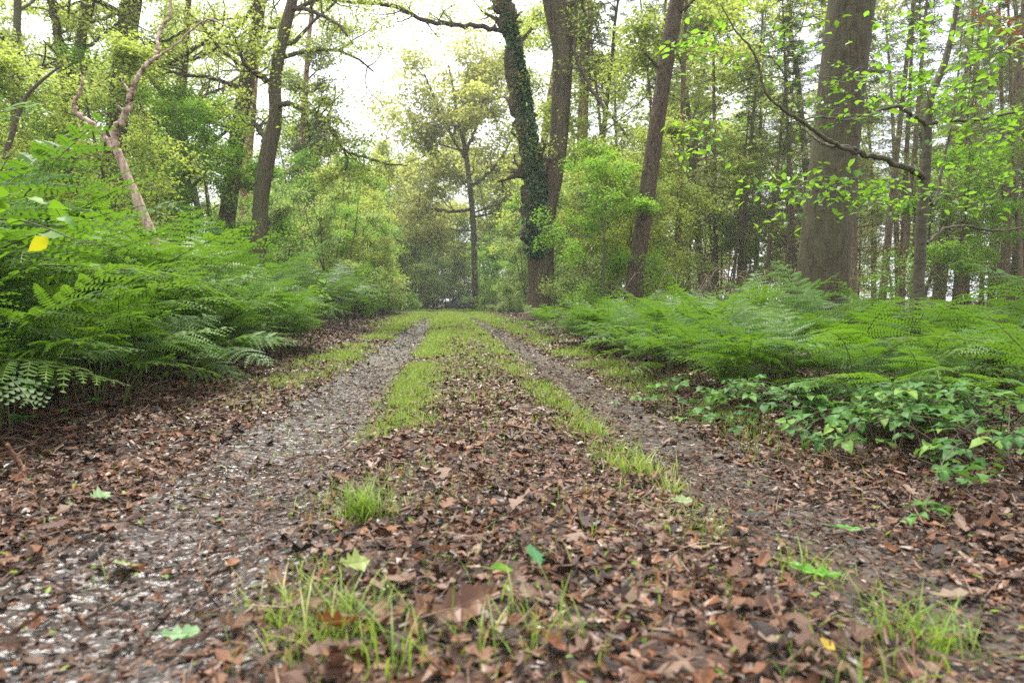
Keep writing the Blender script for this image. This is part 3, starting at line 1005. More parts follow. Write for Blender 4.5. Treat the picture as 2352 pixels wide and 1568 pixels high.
# left bank: a front row that arches over the path edge, taller plants behind
fern_zone(-2.40, -1.95, 2.5, 9.0, 0.36, lambda x, y: 0.72, 6, 'low bracken fern arching over the litter at the front edge of the left bank', 'bracken along the left path edge', 0.0, 1.9)
fern_zone(-6.0, -2.45, 2.6, 9.4, 0.58, lambda x, y: 1.12 + 0.30 * min(1.5, -2.5 - x), 7, 'tall bright green bracken fern within the dense left bank', 'bracken massed on the left bank', None)
fern_zone(-4.6, -2.2, 9.6, 18.0, 0.85, lambda x, y: 1.1 + 0.3 * min(1.5, -2.3 - x), 6, 'bracken fern halfway along the left side of the path', 'bracken halfway along on the left', None)
fern_zone(-4.2, -2.1, 18.0, 34.0, 1.5, lambda x, y: 1.4, 6, 'distant bracken fern on the left near where the path closes', 'distant bracken on the left', None)
for x, y, h in ((-3.25, 4.6, 1.35), (-3.7, 5.2, 1.5), (-3.0, 4.0, 1.2), (-3.9, 5.9, 1.55)):
    fern(x, y, h, 6, r, 'tallest bracken fern at the left border, towering over the bank', 'tallest bracken at the left border')
# right bank
fern_zone(1.85, 2.3, 3.7, 10.0, 0.40, lambda x, y: 0.58, 7, 'bracken fern overhanging the litter along the right path edge', 'bracken along the right path edge', 3.14, 2.4)
fern_zone(2.3, 5.4, 4.2, 9.2, 0.62, lambda x, y: 0.68 + 0.10 * np.sin(x * 2 + y * 1.3) + (0.10 if 7.5 < y and x < 3.2 else 0), 8, 'bracken fern in front of the big beech trunk on the right bank', 'bracken on the right bank', None)
fern_zone(2.05, 4.4, 2.7, 4.2, 0.46, lambda x, y: 0.55, 7, 'low bracken fern behind the brambles at the right edge', 'low bracken behind the brambles', None, xedge=lambda x, y: x > 1.45 + 0.2 * y)
fern_zone(2.1, 4.6, 9.4, 15.0, 0.95, lambda x, y: 0.64, 6, 'bracken fern right of the path between the beech and the forked tree', 'bracken right of the path farther on', None)
print('ferns', nfern)


# ------------------------------------------------------------------ trees that stand out, each built where it stands
def hero(name, label, cat, d, trunk, limbs=(), bark='b_oak', leaf=None, crown=None, sides=18, rough=0.06, seed=1,
         twig=(2, 3), per=16, lsize=0.085, spread=0.16, top=None, flare=1.25, rs=3.0, extra=(), oval=False, tlen=0.9):
    """trunk and limbs are rows (u, v, width px) at view depth d; limbs may give a 4th value, the depth offset"""
    r = rng_(seed)
    T = np.array([np.append(at(u, v, d), w_ * d / FPX * 0.5) for u, v, w_ in trunk])
    base = T[0, :3].copy()
    base[2] = float(gh(base[0], base[1])) - 0.05
    T[0, :3] = base
    if top:                                   # carry the trunk on above the frame
        dr = unit(T[-1, :3] - T[-2, :3])
        for k in range(1, 4):
            T = np.vstack([T, np.append(T[-1, :3] + (dr + r.normal(0, .04, 3) + np.array([0, 0, .2])) * top / 3, T[-1, 3] * 0.8)])
    n = max(30, int(np.linalg.norm(T[-1, :3] - T[0, :3]) * 9))
    S = spline(T, n)
    hgt = S[:, 2] - base[2]
    S[:, 3] *= 1 + (flare - 1) * np.exp(-hgt / 0.35)
    root = empty(name, base)
    tag(root, label, cat)
    b = MB()
    b.tube(S[:, :3], S[:, 3], sides, rough=rough, rs=rs)
    for q in extra:                           # knobs and burrs on the trunk
        i = int(q[0] * (n - 1))
        c = S[i, :3] + unit(np.array([q[1], q[2], 0])) * S[i, 3] * 0.8
        b.tube(np.array([c - [0, 0, S[i, 3] * .5], c, c + [0, 0, S[i, 3] * .5]]), np.array([.25, .5, .15]) * S[i, 3], 8, rough=.2, rs=9)
    b.build('trunk', M[bark], root, origin=base)
    anc = []
    for lb in limbs:
        P = np.array([np.append(at(q[0], q[1], d + (q[3] if len(q) > 3 else 0)), q[2] * d / FPX * 0.5) for q in lb])
        Sp = spline(P, 6 * len(P))
        Sp[1:, :3] += r.normal(0, 0.35, Sp[1:, :3].shape) * Sp[1:, 3:4]
        b = MB()
        b.tube(Sp[:, :3], np.maximum(Sp[:, 3], 0.003), 8, rough=0.12, rs=8)
        if leaf or twig:
            for k in range(len(Sp) // 2):
                i = r.integers(len(Sp) // 4, len(Sp) - 1)
                dd = unit(Sp[min(i + 1, len(Sp) - 1), :3] - Sp[i, :3])
                nd = dd * 0.6 + r.normal(0, 0.6, 3)
                grow(b, anc, Sp[i, :3], nd, tlen * r.uniform(0.5, 1.2), max(Sp[i, 3] * 0.4, 0.004), 1, r, k=twig, wander=0.28, n=4)
        b.build('branch', M[bark], root, origin=base)
    if crown:
        h0, h1, nl, LL, lv = crown
        for k in range(nl):
            hz = h0 + (h1 - h0) * (k + r.random()) / nl
            i = int(np.clip(np.searchsorted(hgt, hz), 1, n - 2))
            a = r.uniform(0, 6.28)
            b = MB()
            grow(b, anc, S[i, :3], np.array([math.cos(a), math.sin(a), r.uniform(0.1, 0.7)]), LL * r.uniform(0.6, 1.1), S[i, 3] * 0.35 + 0.01, lv, r, k=(3, 4, 3), wander=0.2)
            b.build('branch', M[bark], root, origin=base)
    if leaf and anc:
        b = MB()
        leaves(b, spray(np.array(anc), per, spread, 0.5, r), lsize, r, oval=oval)
        c = b.build('crown', M[leaf], root, smooth=False, origin=base, kind='stuff')
    return root, S


# big smooth beech on the right
hero('beech_tree', 'massive smooth grey brown beech trunk rising behind the right ferns', 'tree', 9.5,
     [(1882, 800, 122), (1885, 720, 114), (1892, 600, 110), (1905, 450, 104), (1923, 300, 101), (1941, 130, 101), (1959, -20, 100), (1974, -130, 97)],
     bark='b_beech', leaf='beech', crown=(7.5, 12.0, 7, 4.0, 2), sides=56, rough=0.018, seed=3, top=7, flare=1.12, rs=2.2, per=10, lsize=0.09)

# forked tree in the middle: two stems over one bole
fork, _ = hero('forked_tree', 'forked brown tree beside the path, its left stem clad in ivy', 'tree', 21.0,
     [(1246, 742, 82), (1245, 700, 68), (1243, 640, 61), (1242, 580, 60), (1244, 530, 60), (1259, 470, 42), (1273, 400, 42), (1283, 320, 43), (1289, 220, 45), (1293, 120, 49), (1281, 40, 54), (1262, -40, 50), (1240, -120, 44)],
     [[(1222, 560, 36), (1224, 500, 44, -.1), (1224, 420, 43, -.2), (1210, 330, 41, -.25), (1193, 220, 40, -.3), (1172, 100, 38, -.3), (1150, 0, 38, -.3), (1130, -110, 34, -.3), (1105, -230, 28, 0)],
      [(1152, 72, 12, -.3), (1110, 62, 11, -.6), (1040, 57, 10, -1), (970, 44, 9, -1.3), (905, 14, 8, -1.6), (840, 8, 7, -1.8), (760, 0, 6, -2), (680, -10, 4, -2)],
      [(1322, 60, 9), (1318, 110, 9, -.3), (1345, 180, 9, -.6), (1380, 240, 8, -.9), (1418, 285, 7, -1.2), (1440, 310, 5, -1.4)],
      [(1285, 100, 9), (1318, 108, 8, -.3), (1322, 0, 7, -.4), (1318, -80, 6, -.4)]],
     bark='b_fork', leaf='oak', crown=(9.0, 14, 6, 4.5, 2), sides=36, rough=0.035, seed=5, top=5, per=7, lsize=0.10, rs=2.0, twig=(2, 2), spread=0.25)

# ivy on the left stem and the bole of the forked tree
ivy = MB()
r = rng_(31)
stem = np.array([np.append(at(u, v, 21 + dz), w_ * 21 / FPX * 0.5) for u, v, w_, dz in
                 [(1226, 585, 30, -.25), (1224, 520, 44, -.2), (1224, 420, 43, -.2), (1210, 330, 41, -.25), (1193, 220, 40, -.3), (1172, 100, 38, -.3), (1152, 10, 36, -.3), (1130, -110, 34, -.3)]])
Ss = spline(stem, 400)
n = 5200
ii = (r.random(n) ** 1.5 * 399).astype(int)
ang = r.normal(-0.75, 0.75, n)                     # 0 is towards +X, -pi/2 towards the camera
rad = Ss[ii, 3] * r.uniform(0.95, 1.12, n) + np.abs(r.normal(0, 0.04, n)) * np.linspace(1.4, 0.6, 400)[ii]
pos = Ss[ii, :3] + np.stack([np.cos(ang) * rad, np.sin(ang) * rad, r.normal(0, .05, n)], -1)
leaves(ivy, pos, 0.105, r, aspect=0.95, droop=0.9, heading=ang + r.normal(0, .5, n), oval=True)
n = 1300
t = r.random(n)
pz = np.array([at(1218 + 46 * a * b_, 470 + 110 * b_, 20.7) for a, b_ in zip(r.random(n), t)])
pos = pz + r.normal(0, 0.07, (n, 3))
leaves(ivy, pos, 0.105, r, aspect=0.95, droop=0.9, heading=r.normal(-1.2, .7, n), oval=True)
fb = np.array(fork.location)
ivyo = ivy.build('ivy', M['ivy'], fork, smooth=False, origin=fb, kind='stuff')
iv = MB()
for k in range(5):
    Sv = Ss[::12]
    a = -0.5 + 0.35 * (k - 2) + 0.2 * np.sin(np.arange(len(Sv)) * 0.7 + k)
    iv.tube(Sv[:, :3] + np.stack([np.cos(a), np.sin(a), a * 0], -1) * Sv[:, 3:4] * 1.02, 0.012, 5)
iv.build('ivy_stem', M['b_twig'], ivyo, origin=fb)

# tall rough pine right of the forked tree
hero('pine_tree', 'tall rough barked pine leaning right between the forked tree and the beech', 'tree', 14.0,
     [(1450, 720, 46), (1456, 660, 40), (1470, 560, 38), (1490, 420, 37), (1508, 290, 36), (1526, 170, 36), (1548, 40, 35), (1565, -60, 34), (1585, -170, 32)],
     [[(1555, 30, 10), (1580, 15, 8, -.2), (1600, -5, 6, -.3)], [(1518, 160, 8), (1490, 130, 6, -.2), (1475, 112, 3, -.3)]],
     bark='b_pine', leaf=None, sides=28, rough=0.05, seed=7, top=6, rs=4, twig=None)
# scots pine behind the fork
hero('pine_tree', 'slender reddish pine standing behind the forked tree', 'tree', 30.0,
     [(1330, 725, 28), (1333, 600, 27), (1335, 450, 26), (1338, 300, 25), (1344, 150, 24), (1347, 0, 24), (1350, -120, 22)],
     [[(1340, 190, 5), (1365, 180, 4), (1385, 160, 3)], [(1343, 100, 5), (1320, 90, 4), (1305, 60, 3)]],
     bark='b_scots', leaf='needle', crown=(11, 17, 8, 2.2, 1), sides=16, rough=0.05, seed=9, top=5, per=30, lsize=0.16, spread=0.25)
hero('pine_tree', 'leaning orange barked pine glimpsed between the two forked stems', 'tree', 34.0,
     [(1228, 720, 20), (1240, 500, 19), (1250, 330, 18), (1262, 240, 17), (1290, 60, 15), (1310, -60, 13)], bark='b_scots', sides=12, seed=10, top=5,
     leaf='needle', crown=(12, 17, 6, 2.0, 1), per=30, lsize=0.16, spread=0.25)

# left group
hero('oak_tree', 'dark mossy oak trunk with knobbly kinks at the left of the path', 'tree', 16.0,
     [(588, 640, 46), (592, 575, 38), (597, 500, 35), (603, 430, 34), (616, 345, 35), (632, 270, 30), (631, 200, 29), (640, 130, 27), (656, 60, 25), (676, -20, 23), (695, -110, 21)],
     [[(634, 240, 14), (665, 238, 12, -.3), (700, 252, 11, -.6), (735, 270, 10, -.9), (765, 305, 9, -1.1), (790, 345, 7, -1.2), (840, 362, 5, -1.3), (900, 378, 4, -1.4), (935, 380, 3, -1.4)],
      [(625, 192, 14), (600, 175, 13, -.2), (575, 160, 11, -.4), (556, 140, 8, -.6), (545, 105, 6, -.6), (525, 60, 5, -.7)],
      [(612, 325, 12), (595, 298, 11, .2), (580, 275, 10, .3), (585, 245, 7, .4), (565, 225, 6, .4)],
      [(668, 22, 10), (700, 20, 9, -.3), (735, 35, 8, -.6), (775, 55, 6, -.9), (800, 85, 4, -1.0)],
      [(790, 345, 5, -1.2), (798, 370, 4, -1.2), (792, 395, 3, -1.2)]],
     bark='b_oak', leaf='oak', crown=(6.0, 9.5, 8, 3.0, 2), sides=22, rough=0.09, seed=11, top=4, per=7, lsize=0.085, rs=5, twig=(2, 2), extra=((.12, 1, -.4), (.18, -1, -.6), (.33, -1, -.2)))
hero('oak_tree', 'straight dark trunk with ivy at its foot behind the mossy oak', 'tree', 19.0,
     [(505, 640, 44), (515, 560, 37), (524, 480, 36), (536, 380, 35), (552, 270, 34), (571, 160, 31), (588, 70, 28), (600, -20, 26), (612, -110, 24)],
     [[(556, 290, 7), (530, 292, 6, -.2), (500, 287, 5, -.3), (470, 270, 4, -.4)], [(575, 150, 9), (600, 110, 8, .3), (620, 70, 6, .5), (640, 40, 5, .6)]],
     bark='b_pine', leaf='oak', crown=(6, 12, 8, 3.2, 2), sides=22, rough=0.07, seed=13, top=4, per=7, lsize=0.09, rs=5)
hero('oak_tree', 'thick brown trunk leaving the top of the frame at upper left', 'tree', 18.0,
     [(238, 640, 52), (246, 540, 46), (255, 440, 44), (264, 330, 44), (276, 200, 44), (290, 90, 43), (302, 0, 42), (316, -120, 40)],
     [[(285, 120, 9), (330, 100, 8, -.4), (380, 95, 6, -.8), (420, 70, 4, -1)]],
     bark='b_pine', leaf='oak', crown=(6.5, 13, 8, 3.2, 2), sides=22, rough=0.06, seed=15, top=4, per=7, lsize=0.09, rs=5)
hero('oak_tree', 'slim trunk splitting into a narrow V at the far upper left', 'tree', 17.0,
     [(160, 640, 38), (160, 500, 32), (163, 400, 30), (164, 300, 28), (168, 220, 26), (178, 140, 22), (190, 60, 21), (200, -20, 20), (208, -110, 18)],
     [[(160, 250, 22), (150, 190, 21), (142, 130, 20), (130, 70, 18), (118, 10, 16), (108, -70, 14)],
      [(180, 120, 8), (225, 90, 7), (262, 60, 6), (290, 30, 4)]],
     bark='b_oak', leaf='oak', crown=(6, 10, 6, 2.8, 2), sides=16, rough=0.08, seed=17, top=3, per=7, lsize=0.09, rs=5)
hero('pale_tree', 'thin pale grey trunk at the left border of the picture', 'tree', 15.0,
     [(18, 660, 20), (24, 500, 18), (30, 330, 17), (36, 150, 16), (40, 0, 15), (42, -110, 14)],
     bark='b_smooth', leaf='oak', crown=(4, 9, 6, 2.2, 2), sides=12, seed=19, top=3, per=7, lsize=0.085)
hero('young_oak', 'thin dark stem slanting left beside the pale trunk', 'tree', 11.0,
     [(-5, 620, 14), (5, 420, 13), (30, 300, 11), (55, 230, 9), (90, 190, 7), (140, 150, 4)], bark='b_twig', leaf=None, sides=9, seed=20, twig=None)
# gnarled multi-stemmed oak behind the snag
hero('gnarled_oak', 'gnarled mossy oak with crooked limbs behind the bare dead tree', 'tree', 20.0,
     [(385, 660, 40), (392, 560, 36), (400, 480, 34), (410, 400, 30), (412, 330, 30), (405, 280, 26), (415, 200, 22), (425, 120, 18), (430, 40, 14), (436, -60, 12)],
     [[(370, 470, 26), (378, 420, 25), (392, 370, 22), (405, 320, 22)], [(425, 520, 24), (428, 450, 24), (425, 390, 22), (415, 330, 20)],
      [(412, 305, 13), (440, 292, 12), (462, 275, 11), (468, 250, 9), (460, 230, 8), (462, 210, 7), (472, 190, 5)],
      [(375, 400, 10), (362, 385, 9), (355, 360, 8), (340, 325, 7), (330, 300, 5)],
      [(432, 400, 16), (455, 388, 15), (480, 382, 14), (505, 392, 10), (525, 400, 6)],
      [(404, 270, 10), (385, 245, 9), (368, 215, 8), (360, 190, 6)]],
     bark='b_oak', leaf='oak', crown=(4, 9, 7, 2.6, 2), sides=16, rough=0.1, seed=21, top=2, per=7, lsize=0.085, rs=6)
hero('slim_tree', 'slim reddish trunk just behind the ivy footed trunk', 'tree', 26.0,
     [(556, 640, 24), (562, 450, 22), (572, 330, 20), (580, 220, 19), (590, 90, 17), (600, -60, 15)], bark='b_scots', leaf='oak', crown=(7, 13, 6, 2.6, 2), sides=12, seed=23, top=3, per=9, lsize=0.1)
hero('slim_tree', 'slender pinkish pine trunk in the green left of the sky gap', 'tree', 34.0,
     [(694, 700, 20), (695, 560, 18), (697, 420, 17), (695, 320, 15), (700, 230, 13), (706, 130, 11), (712, 60, 9)],
     [[(697, 410, 9), (715, 370, 8), (728, 330, 6), (735, 300, 4)]], bark='b_scots', leaf='needle', crown=(9, 13, 6, 2.0, 1), sides=10, seed=25, top=2, per=30, lsize=0.16, spread=.25)

hero('spreading_oak', 'tall spreading oak with ochre young leaves under the bright sky gap', 'tree', 44.0,
     [(1092, 715, 16), (1090, 600, 14), (1086, 500, 13), (1078, 420, 12), (1068, 340, 11), (1052, 270, 9), (1040, 200, 6), (1030, 150, 4)],
     [[(1085, 480, 8), (1050, 485, 7), (1000, 482, 6), (950, 470, 4)], [(1078, 420, 9), (1040, 395, 8), (990, 350, 7), (955, 300, 5), (935, 250, 4)],
      [(1072, 370, 8), (1040, 320, 7), (1010, 260, 6), (990, 210, 4), (975, 170, 3)], [(1070, 350, 8), (1095, 290, 7), (1110, 230, 5), (1120, 170, 4)],
      [(1080, 430, 8), (1120, 400, 7), (1160, 350, 5), (1185, 290, 4)], [(1060, 300, 7), (1065, 230, 5), (1075, 150, 4)], [(1085, 500, 6), (1120, 492, 5), (1160, 480, 4)]],
     bark='b_oak', leaf='ochre', crown=(5, 15, 10, 3.6, 2), sides=12, seed=29, per=14, lsize=0.25, spread=0.42, twig=(3, 3), tlen=2.8)
# bare dead snag
hero('dead_tree', 'barkless pale dead tree with two bare limbs rising from the left ferns', 'dead tree', 9.0,
     [(430, 800, 26), (395, 660, 24), (344, 528, 22), (318, 465, 21), (298, 420, 20), (282, 378, 19), (268, 345, 19)],
     [[(268, 352, 15), (255, 330, 13), (230, 305, 12), (205, 280, 12), (180, 262, 11), (168, 245, 10), (172, 232, 9), (184, 210, 8), (190, 190, 6), (184, 168, 3)],
      [(266, 350, 18), (262, 318, 16), (266, 292, 16), (286, 270, 15), (296, 245, 14), (300, 220, 13), (308, 195, 11), (322, 165, 10), (342, 145, 9), (358, 132, 8)],
      [(358, 135, 10), (362, 115, 9, .1), (364, 80, 8, .2), (376, 55, 8, .3), (390, 40, 7, .3), (390, 10, 6, .3), (388, -30, 5, .3)],
      [(302, 222, 8), (294, 208, 6), (284, 192, 4), (278, 182, 2)],
      [(290, 262, 7), (282, 252, 5), (272, 244, 3), (266, 236, 2)],
      [(358, 133, 5), (400, 105, 5), (450, 60, 4), (480, 45, 4), (520, 60, 3)]],
     bark='b_dead', leaf=None, sides=16, rough=0.10, seed=27, twig=None, flare=1.0, rs=9)

# forest sapling in front of the beech, with single leaves
sap, _ = hero('beech_sapling', 'slender grey sapling reaching a leafy branch across the big beech', 'sapling', 6.2,
     [(2106, 790, 27), (2108, 700, 25), (2113, 600, 24), (2118, 500, 24), (2125, 410, 23), (2130, 330, 20), (2132, 270, 18), (2140, 215, 17), (2165, 160, 16), (2182, 100, 13), (2192, 50, 11), (2202, -10, 10), (2206, -90, 8)],
     [[(2120, 408, 15), (2080, 385, 13, -.2), (2030, 365, 12, -.35), (1985, 355, 11, -.45), (1940, 340, 9, -.55), (1890, 315, 8, -.65), (1845, 280, 7, -.75), (1790, 245, 6, -.85), (1758, 210, 5, -.9), (1745, 160, 5, -.9), (1725, 110, 4, -.9), (1690, 70, 3, -.9), (1655, 10, 2, -.9)],
      [(1985, 355, 9, -.45), (1950, 337, 8, -.5), (1905, 335, 7, -.4), (1870, 315, 6, -.3), (1840, 290, 4, -.2)],
      [(2132, 290, 9), (2090, 260, 8, -.15), (2050, 245, 7, -.2), (1960, 275, 5, -.3), (1880, 268, 4, -.4), (1820, 285, 3, -.5)],
      [(2135, 285, 9), (2180, 277, 8, .1), (2250, 275, 7, .2), (2310, 262, 6, .2), (2400, 240, 5, .2)],
      [(2130, 560, 8), (2170, 525, 7, .1), (2220, 520, 6, .2), (2290, 530, 5, .2), (2370, 520, 4, .2)],
      [(2122, 400, 9), (2145, 470, 8, .1), (2170, 360, 6, .2), (2185, 290, 5, .2)]],
     bark='b_smooth', leaf=None, sides=14, rough=0.03, seed=33, twig=None, flare=1.1)
r = rng_(34)
spb = np.array(sap.location)
SL = []
for q, (c, k_) in enumerate(((0.3, 0.2), (0.6, 0.5), (-0.3, 0.3), (0.1, 0.7))):
    V, Q = leaf_template([0.02, 0.20, 0.29, 0.27, 0.16, 0.01], c, k_, 0.1, 60 + q)
    b = MB()
    b.add(V + np.array([0.5, 0, 0]), None, Q, 0, 0.5)
    SL.append(b.build('leaf', M['sapleaf'], link=False))
tw = MB()
pts = []
SPR = [((1700, 60), 120, 60, 16), ((1560, 150), 120, 80, 16), ((1760, 130), 90, 70, 20), ((1840, 60), 90, 60, 10), ((1800, 210), 110, 50, 26), ((1700, 260), 110, 60, 22), ((1890, 240), 90, 60, 34),
       ((1950, 260), 90, 50, 24), ((1930, 180), 80, 60, 18), ((1860, 120), 60, 70, 16), ((1900, 400), 110, 40, 34), ((1930, 460), 90, 40, 18), ((1800, 440), 90, 40, 16), ((2020, 440), 80, 60, 14), ((2060, 210), 90, 80, 22), ((2200, 200), 110, 90, 30), ((2280, 300), 90, 90, 26), ((2250, 60), 100, 70, 26), ((2080, 90), 90, 60, 16), ((1620, 330), 80, 40, 8), ((2250, 420), 100, 60, 20), ((1600, 60), 70, 50, 10)]
nl = 0
for (u, v), su, sv, k in SPR:
    dz = 5.4 + r.normal(0, 0.25)
    c0 = at(u + su * 0.6, v - sv * 0.2, dz)
    for q in range(max(2, k // 5)):
        a = r.normal(3.14, 0.9)
        ln = r.uniform(0.35, 0.7) * su / 95
        P_ = limb_pts(c0 + r.normal(0, 0.05, 3), np.array([math.cos(a), 0.5 * math.sin(a) + r.normal(0, .2), r.normal(-0.12, 0.3)]), ln, 6, 0.18, -0.04, r)
        tw.tube(P_, np.linspace(0.0035, 0.0012, 7), 4)
        hd = math.atan2(P_[-1][1] - P_[0][1], P_[-1][0] - P_[0][0])
        for z in range(7):
            x = r.uniform(0.8, 6)
            i_ = min(int(x), 5)
            p = P_[i_] + (P_[i_ + 1] - P_[i_]) * (x - i_)
            if nl >= 298:
                pts.append(p)
                continue
            o = obj('leaf', SL[r.integers(len(SL))], sap)
            o.location = p - spb
            o.rotation_euler = (r.normal(0, 0.35), r.normal(0.25, 0.3), hd + (-1) ** z * r.uniform(0.5, 1.2))
            s_ = r.uniform(0.04, 0.072)
            o.scale = (s_, s_, s_)
            nl += 1
    pts.append(c0)
tw.build('twigs', M['b_smooth'], sap, origin=spb, kind='stuff')
b = MB()
leaves(b, np.concatenate([np.array(pts), spray(np.array(pts), 3, 0.12, 0.6, r)]), 0.065, r, oval=True)
b.build('foliage', M['beech'], sap, smooth=False, origin=spb, kind='stuff')
print('sapling leaves', nl, len(pts))


# ------------------------------------------------------------------ the wood around: a few kinds of tree, copied
def wood_tree(name, H, r0, seed, leaf, bark, h0, nl, LL, per, lsize, spread, lev=2, flat=0.5, lean=0.3, k=(3, 4), stems=1, oval=False):
    r = rng_(seed)
    root = empty(name, (0, 0, -300))
    anc = []
    tb, bb = MB(), MB()
    for s in range(stems):
        a0 = r.uniform(0, 6.28)
        d0 = np.array([math.cos(a0) * lean * (0.4 if stems == 1 else 1), math.sin(a0) * lean * (0.4 if stems == 1 else 1), 1])
        pts = limb_pts([r.normal(0, .06) * (stems > 1), r.normal(0, .06) * (stems > 1), -0.1], d0, H * r.uniform(.8, 1), 12, 0.05, 0.06, r)
        rad = np.linspace(r0, r0 * 0.2, len(pts)) * (1 + 0.3 * (np.arange(len(pts)) == 0))
        S = spline(np.column_stack([pts, rad]), 40)
        tb.tube(S[:, :3], S[:, 3], 10, rough=0.08, rs=5)
        for q in range(nl // stems):
            t = h0 / H + (1 - h0 / H) * (q + r.random()) / (nl // stems)
            i = min(int(t * 39), 38)
            a = r.uniform(0, 6.28)
            grow(bb, anc, S[i, :3], np.array([math.cos(a), math.sin(a), r.uniform(0.0, 0.6)]), LL * r.uniform(0.6, 1.1) * (1.15 - 0.6 * t), S[i, 3] * 0.4, lev, r, k=k, n=4, flat=flat, minr=0.005)
    tb.build('trunk', M[bark], root)
    bb.build('branches', M[bark], root, kind='stuff')
    lb = MB()
    leaves(lb, spray(np.array(anc), per, spread, flat, r), lsize, r, oval=oval)
    lb.build('crown', M[leaf], root, smooth=False, kind='stuff')
    return root


def shrub(name, H, W, seed, leaf, nst, per, lsize, spread, bark='b_twig', flat=0.8):
    r = rng_(seed)
    root = empty(name, (0, 0, -300))
    anc = []
    bb = MB()
    for s in range(nst):
        a = r.uniform(0, 6.28)
        grow(bb, anc, [r.normal(0, W * .08), r.normal(0, W * .08), -0.05], np.array([math.cos(a) * W / H * .8, math.sin(a) * W / H * .8, 1.0]), H * r.uniform(.6, .95), 0.012 * H, 2, r, k=(3, 5), n=5, wander=.16, minr=0.003)
    bb.build('stems', M[bark], root, kind='stuff')
    lb = MB()
    leaves(lb, spray(np.array(anc), per, spread, flat, r), lsize, r)
    lb.build('foliage', M[leaf], root, smooth=False, kind='stuff')
    return root


def spruce(name, H, r0, seed, green_from, nb):
    r = rng_(seed)
    root = empty(name, (0, 0, -300))
    tb, bb, nb_ = MB(), MB(), MB()
    pts = limb_pts([0, 0, -0.1], np.array([r.normal(0, .03), r.normal(0, .03), 1]), H, 10, 0.012, 0.01, r)
    S = spline(np.column_stack([pts, np.linspace(r0, 0.01, len(pts))]), 40)
    tb.tube(S[:, :3], S[:, 3], 9, rough=0.07, rs=9)
    ncl = []
    for q in range(nb):
        t = 0.05 + 0.93 * (q + r.random()) / nb
        i = min(int(t * 39), 38)
        z = S[i, 2]
        a = r.uniform(0, 6.28)
        L = r.uniform(0.7, 1.7) * (1.1 - 0.75 * t)
        p = limb_pts(S[i, :3], np.array([math.cos(a), math.sin(a), r.normal(0.05, 0.15)]), L, 4, 0.06, -0.05, r)
        bb.tube(p, np.linspace(0.011, 0.003, 5), 4)
        for _ in range(7):
            x = r.uniform(0.25, 1) * 3.99
            j_ = int(x)
            c = p[j_] + (p[j_ + 1] - p[j_]) * (x - j_)
            sdv = unit(np.array([-math.sin(a), math.cos(a), 0]) * r.choice([-1, 1]) + np.array([math.cos(a), math.sin(a), 0]) * 0.7 + np.array([0, 0, r.normal(-.25, .25)]))
            e = c + sdv * r.uniform(0.2, 0.5) * L * 0.6
            bb.tube(np.array([c, (c + e) / 2 + r.normal(0, .015, 3), e]), [0.004, 0.003, 0.0015], 3)
            if z > green_from * r.uniform(.4, 1.4):
                for w_ in np.linspace(0.2, 1, 4):
                    ncl.append(c + (e - c) * w_)
    tb.build('trunk', M['b_spruce'], root)
    bb.build('dead_branches', M['b_spruce'], root, kind='stuff')
    if ncl:
        leaves(nb_, spray(np.array(ncl), 3, 0.05, 0.7, r), 0.11, r, aspect=0.2, droop=0.3)
        nb_.build('needles', M['needle'], root, smooth=False, kind='stuff')
    return root


WT = [wood_tree('woodland_tree', 17, 0.20, 101, 'oak', 'b_oak', 3.0, 14, 5.0, 14, 0.20, 0.32),
      wood_tree('woodland_tree', 15, 0.16, 102, 'thicket', 'b_oak', 2.2, 14, 4.4, 14, 0.19, 0.32),
      wood_tree('woodland_tree', 19, 0.24, 103, 'oak', 'b_pine', 4.0, 14, 5.4, 14, 0.20, 0.34),
      wood_tree('woodland_tree', 13, 0.13, 104, 'beech', 'b_smooth', 1.5, 14, 4.0, 14, 0.19, 0.30)]
YT = [wood_tree('young_tree', 6.0, 0.05, 111, 'thicket', 'b_twig', 0.6, 18, 1.9, 12, 0.085, 0.15, stems=2),
      wood_tree('young_tree', 7.5, 0.06, 112, 'oak', 'b_oak', 1.0, 18, 2.2, 12, 0.09, 0.16, stems=1),
      wood_tree('young_tree', 4.8, 0.04, 113, 'thicket', 'b_smooth', 0.4, 18, 1.6, 12, 0.08, 0.14, stems=3),
      wood_tree('young_tree', 6.5, 0.05, 114, 'beech', 'b_smooth', 0.8, 18, 2.1, 12, 0.09, 0.15, stems=1)]
FT = [wood_tree('far_tree', 15, 0.18, 151, 'oak', 'b_oak', 1.5, 16, 5.2, 14, 0.28, 0.42), wood_tree('far_tree', 12, 0.15, 152, 'thicket', 'b_oak', 0.8, 16, 4.6, 14, 0.26, 0.40),
      wood_tree('far_tree', 17, 0.2, 153, 'ochre', 'b_oak', 3.0, 16, 5.6, 13, 0.26, 0.42)]
SH = [shrub('leafy_shrub', 2.2, 2.0, 121, 'thicket', 8, 8, 0.07, 0.10), shrub('leafy_shrub', 1.5, 1.8, 122, 'beech', 8, 8, 0.065, 0.09),
      shrub('leafy_shrub', 1.0, 1.5, 123, 'thicket', 8, 8, 0.06, 0.08)]
EV = [shrub('evergreen_shrub', 2.0, 2.0, 131, 'dark', 9, 9, 0.09, 0.10)]
SP = [spruce('spruce_tree', 14, 0.11, 141, 8.5, 120), spruce('spruce_tree', 12, 0.085, 142, 7.0, 110), spruce('spruce_tree', 15, 0.13, 143, 9.5, 125), spruce('spruce_tree', 9, 0.06, 144, 4.0, 100)]
used = set()


